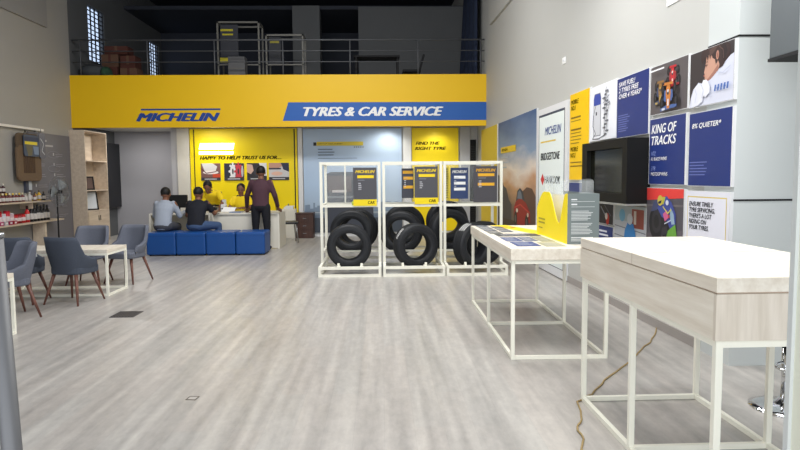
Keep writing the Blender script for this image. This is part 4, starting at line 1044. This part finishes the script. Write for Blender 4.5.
t = thing('header_pack', 'blue and yellow header pack hanging over the brown seat mat', 'pack', (XL+.15, 12.52, 1.96), RZL, None, PI/2)
MB().prism(rr(0,.0,.52,.42,.05), 0, .02).build('bag', C_((70,82,104)), t)
Art(.022).rect(.0,.30,.52,.38,(40,52,84)).rect(.02,.23,.46,.29,(226,206,50)).poly([(.05,.22),(.3,.22),(.26,.02),(.12,.0)],(104,98,74)).poly([(.3,.2),(.5,.2),(.5,.04),(.34,.04)],(120,138,166)).build('print', None, t)
t = thing('clear_pack', 'clear plastic accessory pack hanging right of the header pack', 'pack', (XL+.14, 13.08, 1.93), RZL, None, PI/2)
MB().prism(rr(0,.0,.22,.52,.06), 0, .025).build('bag', C_((112,112,120),.2), t); Art(.027).line([(.04,.4),(.16,.3),(.08,.15),(.18,.08)],.015,(206,208,214)).build('print', None, t)
MB().tube([(.1,.52,.01),(.1,.6,.01)], .006, 6).build('hook', M_steel, t)

# pedestal fan
t = thing('pedestal_fan', 'black pedestal fan turned sideways beside the grey board', 'fan', (-6.56, 12.87, 0), R(-100))
MB().lathe([(.0,0),(.2,0),(.2,.015),(.06,.04),(.0,.04)], 28).build('base', M_blackm, t); MB().tube([(0,0,.03),(0,0,1.2)], .015, 12).build('pole', M_blackm, t)
MB().lathe([(.0,-.16),(.05,-.15),(.07,-.05),(.06,.0),(.0,.0)], 18, (0,0,1.25), 'Y').build('motor', M_blackm, t)
g = MB(); Rg = .30; M_cage = mat('cage_wire', (130,132,136), .4, .6)
for r_, y in ((Rg,.06),(.23,.1),(.15,.115),(.06,.12),(.23,.02),(.15,.005)):
    g.tube([(r_*math.cos(i*PI/16), y, 1.25+r_*math.sin(i*PI/16)) for i in range(33)], .003 if r_ < Rg else .007, 5, caps=False)
for i in range(40):
    a_ = i*2*PI/40
    for s_ in (1,-1):
        g.tube([(r_*math.cos(a_), .06+s_*y, 1.25+r_*math.sin(a_)) for r_, y in ((.04,.06),(.16,.055),(.25,.035),(Rg,.0))], .0018, 4, caps=False)
g.build('cage', M_cage, t)
M_blade = mat('clear_blade', (170,178,182), .15, noise=0, alpha=.55)
for k in range(3):
    bl = MB(); a0 = k*2*PI/3; vs = []
    for i in range(7):
        r_ = .03+i*.036
        for j in range(5):
            a_ = a0+(j/4-.5)*R(62)*min(1,.45+i*.15); vs.append((r_*math.cos(a_), .06+(j/4-.5)*.04, 1.25+r_*math.sin(a_)))
    bl.add(vs, [(i*5+j,(i+1)*5+j,(i+1)*5+j+1,i*5+j+1) for i in range(6) for j in range(4)], None, True)
    o = bl.build('blade', M_blade, t); o.modifiers.new('s','SOLIDIFY').thickness = .003
MB().lathe([(.0,.05),(.035,.055),(.04,.1),(.0,.125)], 18, (0,0,1.25), 'Y').build('hub', M_blackm, t)

# ------------------------------------------------------------------ low tables and tub chairs
def low_table(x0, x1, y0, y1, label):
    t = thing('low_table', label, 'table', ((x0+x1)/2, (y0+y1)/2, 0), group='low white-framed tables')
    w, l = (x1-x0)/2, (y1-y0)/2; z = .60; s = .028
    MB().box(-w, w, -l, l, z-.045, z).build('top', M_oak, t, .003)
    for x in (-w, w-s):
        for y in (-l, l-s): MB().box(x, x+s, y, y+s, 0, z-.045).build('leg', M_white, t)
        MB().box(x+.001, x+s-.001, -l+s, l-s, 0.001, s).build('bottom_rail', M_white, t)
        MB().box(x+.001, x+s-.001, -l+s, l-s, z-.045-s, z-.046).build('top_rail', M_white, t)
    for y in (-l, l-s):
        MB().box(-w+s, w-s, y+.001, y+s-.001, 0.001, s).build('bottom_rail', M_white, t)
        MB().box(-w+s, w-s, y+.001, y+s-.001, z-.045-s, z-.046).build('top_rail', M_white, t)
low_table(-4.95, -3.52, 8.07, 8.69, 'low pale table on a white frame with grey chairs on both sides')
low_table(-4.9, -3.58, 5.52, 6.14, 'low pale table on a white frame cut off by the left edge')

def tub_chair(m_):
    t = thing('tub_chair', 'x', 'chair', group='grey upholstered tub chairs')
    N = 28; vs = []; TH = .045
    A0 = R(118)
    prof = []
    for i in range(N+1):
        a_ = -A0+2*A0*i/N; k = abs(a_)/A0
        e = .72
        sx, cx = math.sin(a_), -math.cos(a_)
        px_ = 0.25*math.copysign(abs(sx)**e, sx); py_ = .24*math.copysign(abs(cx)**e, cx)
        u = min(1, max(0, (k-.46)/.36)); top = .83-.28*u*u*(3-2*u)
        if k > .93: top -= (k-.93)*1.2
        prof.append((px_, py_, top))
    def ring(zfrac, inset):
        out = []
        for px_, py_, top in prof:
            zb = .37; z = zb+(top-zb)*zfrac
            sc = .80+.20*min(1,zfrac*1.6)**.8
            tilt = -.05*max(0,zfrac)**1.5 if py_ < 0 else 0
            l = math.hypot(px_,py_); f = (l*sc-inset)/l
            out.append((px_*f, py_*f+tilt, z - (.012 if inset and zfrac == 1 else 0)))
        return out
    rows = [ring(z_,0) for z_ in (0,.15,.35,.6,.85,.97)] + [ring(1,TH*.35), ring(1,TH*.7)] + [ring(z_,TH) for z_ in (.97,.85,.6,.35,.15)]
    n = N+1; V = [p for r_ in rows for p in r_]; F = []
    K = len(rows)
    for k in range(K-1):
        for i in range(N): F.append((k*n+i, k*n+i+1, (k+1)*n+i+1, (k+1)*n+i))
    for i in (0, N): 
        F.append(tuple(k*n+i for k in (range(K) if i else reversed(range(K)))))
    F.append(tuple(range(n-1,-1,-1)) + ()) if False else None
    g = MB(); g.add(V, F, None, True); g.build('shell', m_, t)
    # seat
    s_ = MB(); pts = []
    for i in range(32):
        a_ = 2*PI*i/32; c_, d_ = math.cos(a_), math.sin(a_)
        pts.append((.225*math.copysign(abs(c_)**.6,c_), .03+.225*math.copysign(abs(d_)**.6,d_)))
    s_.prism(pts, .36, .45); s_.build('seat', m_, t, .02)
    for sx, sy in ((-1,1),(1,1),(-1,-1),(1,-1)):
        MB().tube([(sx*.15,sy*.14,.37),(sx*.235,sy*.235,0)], [.022,.011], 12).build('leg', M_walnut, t)
    return t
ch = tub_chair(M_fabric)
ch.location = (-4.07, 6.86, 0); ch.rotation_euler = (0,0,R(138)); ch['label'] = 'lighter grey tub chair nearest to us at the far left'
def chair(x, y, rz, label, dark=False):
    c_ = dup(ch, (x,y,0), R(rz), label)
    if dark:
        for o in c_.children:
            if o.name.startswith(('shell','seat')):
                o.data = o.data.copy(); o.data.materials[0] = M_fabd
    return c_
t = thing('paper_tag', 'tiny white tag hanging on the dark grey chair back', 'tag', (-4.07, 7.42, .60), R(-14))
MB().box(0,.03,-.003,0,0,.05).build('tag', M_twhite, t); MB().tube([(.015,-.002,.05),(.015,-.002,.12)],.002,5).build('string', M_twhite, t)
chair(-3.78, 7.72, -14, 'dark grey tub chair, back to us, at the near side of the table', True)
chair(-4.44, 7.76, 4, 'dark grey tub chair half hidden behind the lighter grey chair', True)
chair(-4.24, 9.12, 182, 'grey tub chair behind the low table, standing before the bookcase')
chair(-3.72, 9.22, 166, 'grey tub chair at the far corner of the low table nearest the ottomans')

# floor grate and socket
t = thing('floor_grate', 'dark square grate set in the floor near the grey chairs', 'grate', (-2.83, 6.90, 0))
MB().box(-.145,.115,-.1,.2,.0,.006).build('frame', mat('grate_grey', (84,80,80), .5), t)
g = MB()
for i in range(8): g.box(-.135+i*.031,-.12+i*.031,-.085,.185,.006,.009)
g.build('bars', mat('grate_dark', (60,58,58), .5), t)
t = thing('floor_ring', 'small metal outline lid flush in the open floor', 'lid', (-1.31, 4.23, 0), R(-8))
g = MB().box(-.035,.035,-.035,-.029,0,.003).box(-.035,.035,.029,.035,0,.003).box(-.035,-.029,-.029,.029,0,.003).box(.029,.035,-.029,.029,0,.003)
g.build('rim', mat('dull_brass', (96,90,80), .4, .5), t)
MB().box(-.028,.028,-.028,.028,0,.002).build('plate', mat('lid_grey', (172,166,160), .5), t)

# ------------------------------------------------------------------ people
def remesh_obj(name, g, m_, parent, voxel, smooth=4, label=None):
    o = g.build(name, m_, parent)
    md = o.modifiers.new('r','REMESH'); md.mode = 'VOXEL'; md.voxel_size = voxel; md.use_smooth_shade = True
    if smooth:
        s = o.modifiers.new('s','SMOOTH'); s.iterations = smooth; s.factor = .5
    dg = bpy.context.evaluated_depsgraph_get(); dg.update()
    me = bpy.data.meshes.new_from_object(o.evaluated_get(dg)); old = o.data
    o.modifiers.clear(); o.data = me; bpy.data.meshes.remove(old)
    for p in me.polygons: p.use_smooth = True
    if not me.materials: me.materials.append(m_)
    if label: o['label'] = label
    return o
def cap(g, a, b, ra, rb, sq=1.0):
    """tapered capsule"""
    a, b = Vector(a), Vector(b); d = b-a; n = 8
    pts = [a-d.normalized()*ra*.8, a-d.normalized()*ra*.5]+[a+d*i/n for i in range(n+1)]+[b+d.normalized()*rb*.5, b+d.normalized()*rb*.8]
    rr_ = [ra*.55, ra*.85]+[ra+(rb-ra)*i/n for i in range(n+1)]+[rb*.85, rb*.55]
    g.tube(pts, rr_, 12); return g
def torso(g, pel, chest, shl, shr, ext=0.0, belly=.0):
    """broad flattened torso from pelvis to shoulders"""
    pel, chest, shl, shr = map(Vector, (pel, chest, shl, shr)); side = (shr-shl).normalized(); mid = (shl+shr)/2
    spine = [pel, pel.lerp(chest,.5), chest, mid]
    upv = (mid-pel).normalized(); front = side.cross(upv).normalized()*-1
    N = 20; rows = []
    spec = [(0,-.10,.10,.08),(0,.0,.165,.115),(.25,0,.158,.115+belly),(.5,0,.160,.118+belly*.6),(.72,0,.182,.122),(.88,0,.188,.108),(.97,0,.16,.09),(1.0,.025,.115,.078),(1.0,.06,.07,.062)]
    V = []
    for f, off, a_, b_ in spec:
        p = pel.lerp(mid, f)+upv*off
        if 0 < f < 1: p = p+(chest-pel.lerp(mid,.6))*math.sin(f*PI)
        for j in range(N):
            t_ = 2*PI*j/N; V.append(p+side*(a_+ext)*math.cos(t_)+front*(b_+ext)*math.sin(t_))
    K = len(spec)
    F = [(i*N+j,i*N+(j+1)%N,(i+1)*N+(j+1)%N,(i+1)*N+j) for i in range(K-1) for j in range(N)]+[tuple(reversed(range(N))), tuple((K-1)*N+j for j in range(N))]
    g.add(V, F, None, True)
def head(g, c, rx, tilt_m):
    """skull, jaw, nose, ears and lips around centre c; tilt_m turns it"""
    parts = MB(); K = 1.12
    parts.ell((0,-.012,.02),(.076,.094,.098), 20, 14); parts.ell((0,.028,-.045),(.056,.062,.062), 18, 12)
    parts.ell((0,.088,-.012),(.013,.018,.026), 12, 8); parts.ell((0,.096,-.022),(.018,.016,.011), 12, 8)
    for s_ in (-1,1): parts.ell((s_*.079,-.008,-.008),(.010,.019,.032), 12, 8); parts.ell((s_*.03,.074,.03),(.026,.014,.008), 10, 6)
    parts.ell((0,.084,-.052),(.024,.010,.007), 10, 6); parts.ell((0,.08,-.063),(.020,.010,.007), 10, 6); parts.ell((0,.072,-.092),(.022,.018,.016), 10, 6)
    g.add([Vector(c)+tilt_m @ Vector(v) for v in [Vector(q)*K for q in parts.v]], parts.f, None, True)
def hand(g, wrist, d, palm_n, curl=.4, side=1):
    """palm, four unequal curled fingers and a thumb off the side near the wrist"""
    w = Vector(wrist); d = Vector(d).normalized(); n = Vector(palm_n).normalized(); n = (n-d*n.dot(d)).normalized(); s_ = d.cross(n)*side
    pc = w+d*.045
    V = []
    for f, ww, tt in ((-.02,.026,.02),(.0,.03,.02),(.03,.042,.019),(.07,.044,.017),(.09,.040,.014)):
        for j in range(10):
            a_ = 2*PI*j/10; V.append(w+d*f+s_*ww*math.cos(a_)+n*tt*math.sin(a_))
    g.add(V, [(i*10+j,i*10+(j+1)%10,(i+1)*10+(j+1)%10,(i+1)*10+j) for i in range(4) for j in range(10)]+[tuple(reversed(range(10))),tuple(40+j for j in range(10))], None, True)
    for i, L_ in enumerate((.066,.076,.07,.054)):
        b_ = w+d*.085+s_*(.034-.0225*i); dd = d; p = [b_-d*.02, b_]
        for k, fr in enumerate((.45,.32,.23)):
            a_ = curl*(k+.6)*.6; dd = (d*math.cos(a_)+n*math.sin(a_)); b_ = b_+dd*L_*fr; p.append(b_)
        g.tube(p, [.0105,.0105,.0098,.009,.007], 8)
    b_ = w+d*.02+s_*.03
    g.tube([w+d*.01+s_*.012, b_, b_+(d*.7+s_*.7+n*.3).normalized()*.035, b_+(d*.85+s_*.45+n*.5).normalized()*.062], [.014,.0135,.012,.009], 8)
def lerp(a, b, f): return tuple(Vector(a).lerp(Vector(b), f))

def person(label, loc, rz, P, shirt, trousers, look=(0,0,0), sleeve=1.0, collar=None, hand_n=((0,0,-1),(0,0,-1)), shoes=True, belly=0, curl=(.5,.5)):
    t = thing('person', label, 'person', loc, rz)
    g = MB()
    torso(g, P['pel'], P['chest'], P['shl'], P['shr'])
    mid = (Vector(P['shl'])+Vector(P['shr']))/2
    hm = Euler((R(look[0]),R(look[1]),R(look[2])),'XYZ').to_matrix()
    cap(g, mid+Vector((0,0,-.02)), Vector(P['head'])+hm@Vector((0,-.015,-.05)), .062, .052)
    head(g, P['head'], .1, hm)
    for s_ in ('l','r'):
        sh, el, wr = P['sh'+s_], P['el'+s_], P['wr'+s_]
        cap(g, sh, el, .052, .041); cap(g, el, wr, .041, .026)
        d = Vector(P['fin'+s_])-Vector(wr)
        hand(g, wr, d, hand_n[0 if s_ == 'l' else 1], curl[0 if s_ == 'l' else 1], 1 if s_ == 'l' else -1)
        hp, kn, an = P['hp'+s_], P['kn'+s_], P['an'+s_]
        cap(g, hp, kn, .085, .058); cap(g, kn, an, .056, .037)
        fd = Vector(P.get('ft'+s_, (Vector(an)+Vector((0,.17,-.05))))); cap(g, Vector(an)+Vector((0,0,-.03)), fd, .04, .03)
    body = remesh_obj('body', g, M_skin, t, .0085, 2)
    # clothing, following the limbs a little outside the skin
    g = MB(); torso(g, P['pel'], P['chest'], P['shl'], P['shr'], .014, belly)
    for s_ in ('l','r'):
        sh, el, wr = P['sh'+s_], P['el'+s_], P['wr'+s_]
        sh = lerp(sh, (0, mid.y, mid.z-.03), .10)
        if sleeve <= 1: g_end = lerp(sh, el, sleeve); cap(g, sh, g_end, .068, .064)
        else: cap(g, sh, el, .066, .056); cap(g, el, lerp(el, wr, sleeve-1), .056, .042)
    remesh_obj('shirt', g, shirt, t, .012, 5)
    g = MB()
    for s_ in ('l','r'):
        cap(g, P['hp'+s_], P['kn'+s_], .105, .076); cap(g, P['kn'+s_], lerp(P['kn'+s_],P['an'+s_],.92), .074, .056)
    pel = Vector(P['pel']); g.ell(pel+Vector((0,0,-.01)), (.17,.13,.12), 16, 10)
    remesh_obj('trousers', g, trousers, t, .013, 5)
    for s_ in ('l','r'):
        an = Vector(P['an'+s_]); fd = Vector(P.get('ft'+s_, an+Vector((0,.17,-.05))))
        g = MB(); d = (fd-an); d.z = 0; d.normalize()
        a2 = Vector((an.x,an.y,.045)); cap(g, a2-d*.03, a2+d*.17, .046, .036)
        g2 = remesh_obj('shoe', g, M_blackm, t, .012, 3)
        for v in g2.data.vertices: v.co.z = max(v.co.z, .002)
    # hair cap
    g = MB(); V = []; pr = MB(); pr.ell((0,-.024,.036),(.085,.092,.092), 24, 16)
    for v in pr.v:
        x, y, z = v
        if z < -.02: z = -.02+(z+.02)*.35
        if y > .045: y = .045+(y-.045)*.55
        if y > .03 and z < .055: z = .055+(z-.055)*.1
        V.append(Vector(P['head'])+hm@Vector((x,y,z))*1.14)
    g.add(V, pr.f, None, True); remesh_obj('hair', g, M_hair, t, .008, 2)
    for s_ in (-1,1):
        e = MB(); pr = MB(); pr.ell((s_*.03,.083,.012),(.013,.006,.006), 10, 6)
        e.add([Vector(P['head'])+hm@Vector(v)*1.12 for v in pr.v], pr.f, None, True); e.build('eye', mat('eye_white',(150,140,134),.3,noise=0) if 'eye_white' not in bpy.data.materials else bpy.data.materials['eye_white'], t)
        e = MB(); pr = MB(); pr.ell((s_*.03,.0875,.012),(.005,.003,.005), 8, 6); pr.ell((s_*.031,.084,.034),(.019,.006,.004), 10, 6)
        e.add([Vector(P['head'])+hm@Vector(v)*1.12 for v in pr.v], pr.f, None, True); e.build('brow_and_pupil', M_hair, t)
    if collar:
        g = MB(); c_ = mid+Vector((0,0,.045)); g.tube([c_+Vector((.068*math.cos(a_),.066*math.sin(a_),.012*math.sin(a_)*-1)) for a_ in [i*PI/12 for i in range(25)]], .014, 8)
        g.build('collar', collar, t)
    return t

S_white = mat('pale_shirt', (160,168,182), .8, noise=.05, scale=14); S_black = mat('black_shirt', (24,26,36), .85, noise=.1, scale=14)
S_yel = mat('yellow_polo', (252,218,30), .8, noise=.05, scale=14); S_mar = mat('maroon_shirt', (74,48,58), .85, noise=.1, scale=14)
T_jean = mat('blue_jeans', (62,84,120), .85, noise=.1, scale=20); T_black = mat('black_trousers', (22,23,30), .85, noise=.1, scale=20); T_grey = mat('grey_trousers', (70,72,80), .85)

def seated(lean=.1, headfwd=.08, army=.42, armz=.80, spread=.26, hz=.56):
    P = dict(pel=(0,0,hz), chest=(0,lean*.45,hz+.27), shl=(-.185,lean,hz+.44), shr=(.185,lean,hz+.44), head=(0,lean+headfwd,hz+.625))
    P.update(ell=(-spread,lean+.08,hz+.19), elr=(spread,lean+.08,hz+.19), wrl=(-.2,army,armz), wrr=(.2,army,armz), finl=(-.16,army+.12,armz), finr=(.16,army+.12,armz))
    P.update(hpl=(-.1,.02,hz), hpr=(.1,.02,hz), knl=(-.13,.40,hz-.03), knr=(.13,.40,hz-.03), anl=(-.13,.36,.10), anr=(.13,.36,.10), ftl=(-.14,.5,.04), ftr=(.14,.5,.04))
    return P
P1 = seated(.14, .05, .62, .82)
person('person in a pale shirt seated with back to us at the open desk', (-4.36, 12.56, 0), R(-6), P1, S_white, T_grey, (-8,0,6), 1.85)
P2 = seated(.16, .06, .66, .82); P2.update(knr=(.34,.34,.54), anr=(.36,.32,.10), ftr=(.42,.44,.04), elr=(.28,.3,.78), wrr=(.22,.66,.82))
person('person in a black shirt and blue jeans seated on the blue ottomans', (-3.71, 12.56, 0), R(-4), P2, S_black, T_jean, (-10,0,-10), .62)
# leaning clerk behind the desk (faces us)
P3 = dict(pel=(0,0,.90), chest=(0,.14,1.10), shl=(-.19,.34,1.17), shr=(.19,.34,1.17), head=(0.04,.46,1.30), ell=(-.27,.40,.96), elr=(.27,.38,.95), wrl=(-.2,.58,.84), wrr=(.24,.52,.84), finl=(-.17,.68,.80), finr=(.22,.64,.80),
     hpl=(-.1,-.02,.88), hpr=(.1,-.02,.88), knl=(-.11,.0,.47), knr=(.11,.0,.47), anl=(-.12,-.04,.10), anr=(.12,-.04,.10), ftl=(-.13,.12,.04), ftr=(.13,.12,.04))
person('person in a yellow polo standing behind the desk and leaning over it', (-3.83, 14.42, 0), R(184), P3, S_yel, T_black, (-40,0,0), .6, S_yel)
P4 = seated(.06, .03, .50, .83, .27, .56); P4['head'] = (0,.10,1.235); P4['shl'] = (-.18,.06,1.03); P4['shr'] = (.18,.06,1.03); P4.update(ell=(-.25,.16,.83), elr=(.25,.16,.83), wrl=(-.12,.52,.84), wrr=(.12,.55,.84), finl=(-.0,.6,.84), finr=(.04,.64,.84))
person('person in a yellow polo seated behind the right desk facing us, holding papers', (-3.21, 14.50, 0), R(178), P4, S_yel, T_black, (-12,0,6), .62, S_yel)
P5 = dict(pel=(0,0,.92), chest=(0,.03,1.20), shl=(-.20,.06,1.41), shr=(.20,.06,1.41), head=(.0,.10,1.605), ell=(-.31,.13,1.13), elr=(.29,.06,1.12), wrl=(-.36,.30,.84), wrr=(.32,.22,.86), finl=(-.38,.42,.79), finr=(.34,.34,.80),
     hpl=(-.1,0,.90), hpr=(.1,0,.90), knl=(-.12,.03,.49), knr=(.12,.02,.49), anl=(-.13,.0,.10), anr=(.13,.0,.10), ftl=(-.14,.14,.04), ftr=(.14,.14,.04))
person('person in a maroon shirt standing at the desk with his back to us', (-2.51, 13.03, 0), R(-2), P5, S_mar, T_black, (-6,0,8), 1.8, S_mar)

# ------------------------------------------------------------------ light
def area(name, loc, rot, sx, sy, power, color=(1,1,1), spread=180):
    l = bpy.data.lights.new(name, 'AREA'); l.shape = 'RECTANGLE'; l.size = sx; l.size_y = sy; l.energy = power; l.color = color; l.spread = R(spread)
    o = bpy.data.objects.new(name, l); COL.objects.link(o); o.location = loc; o.rotation_euler = rot; return o
area('unseen_hall_light', (1.6, 3.2, 4.3), (0,0,0), 1.6, 1.6, 150, (1,1,.98))
area('unseen_hall_light', (0.6, 6.6, 4.4), (0,0,0), 2.2, 1.2, 120, (1,1,1))
area('unseen_hall_light', (-3.2, 5.5, 4.6), (0,0,0), 2.0, 1.2, 65, (1,1,1))
area('unseen_hall_light', (-1.2, 9.6, 5.9), (R(20),0,0), 3.4, 1.0, 300, (1,.99,.97))  # unseen light added to brighten the sign and the back of the hall
area('shopfront_daylight', (-1.0, -1.0, 2.2), (R(90),0,0), 7, 3.6, 200, (.93,.97,1))
def spot(loc, tgt, power, ang, color=(1,.97,.88), r=.06):
    l = bpy.data.lights.new('downlight_beam', 'SPOT'); l.energy = power; l.spot_size = R(ang); l.spot_blend = .8; l.color = color; l.shadow_soft_size = r
    o = bpy.data.objects.new('downlight_beam', l); COL.objects.link(o); o.location = loc
    o.rotation_euler = (Vector(tgt)-Vector(loc)).to_track_quat('-Z','Y').to_euler(); return o
spot((-4.35,15.2,2.72), (-4.2,15.9,1.4), 14, 130); spot((.2,15.45,2.72), (.0,15.9,1.2), 40, 140); spot((1.35,15.45,2.72), (1.35,15.9,1.2), 26, 130)
area('desk_ceiling_light', (-4.15, 15.2, 2.72), (0,0,0), .95, .12, 13, (1,.98,.94))
area('alcove_fill_light', (-6.1, 15.9, 2.72), (0,0,0), .5, .2, 26, (1,.98,.94))  # added fill to brighten the grey alcove, no fixture there
w = bpy.data.worlds.new('world'); SC.world = w; w.use_nodes = True
w.node_tree.nodes['Background'].inputs[0].default_value = (.80,.88,1,1); w.node_tree.nodes['Background'].inputs[1].default_value = .5

SC.view_settings.view_transform = 'Standard'; SC.view_settings.look = 'None'
SC.view_settings.exposure = 0.0; SC.view_settings.gamma = 1.0; SC.view_settings.use_curve_mapping = False
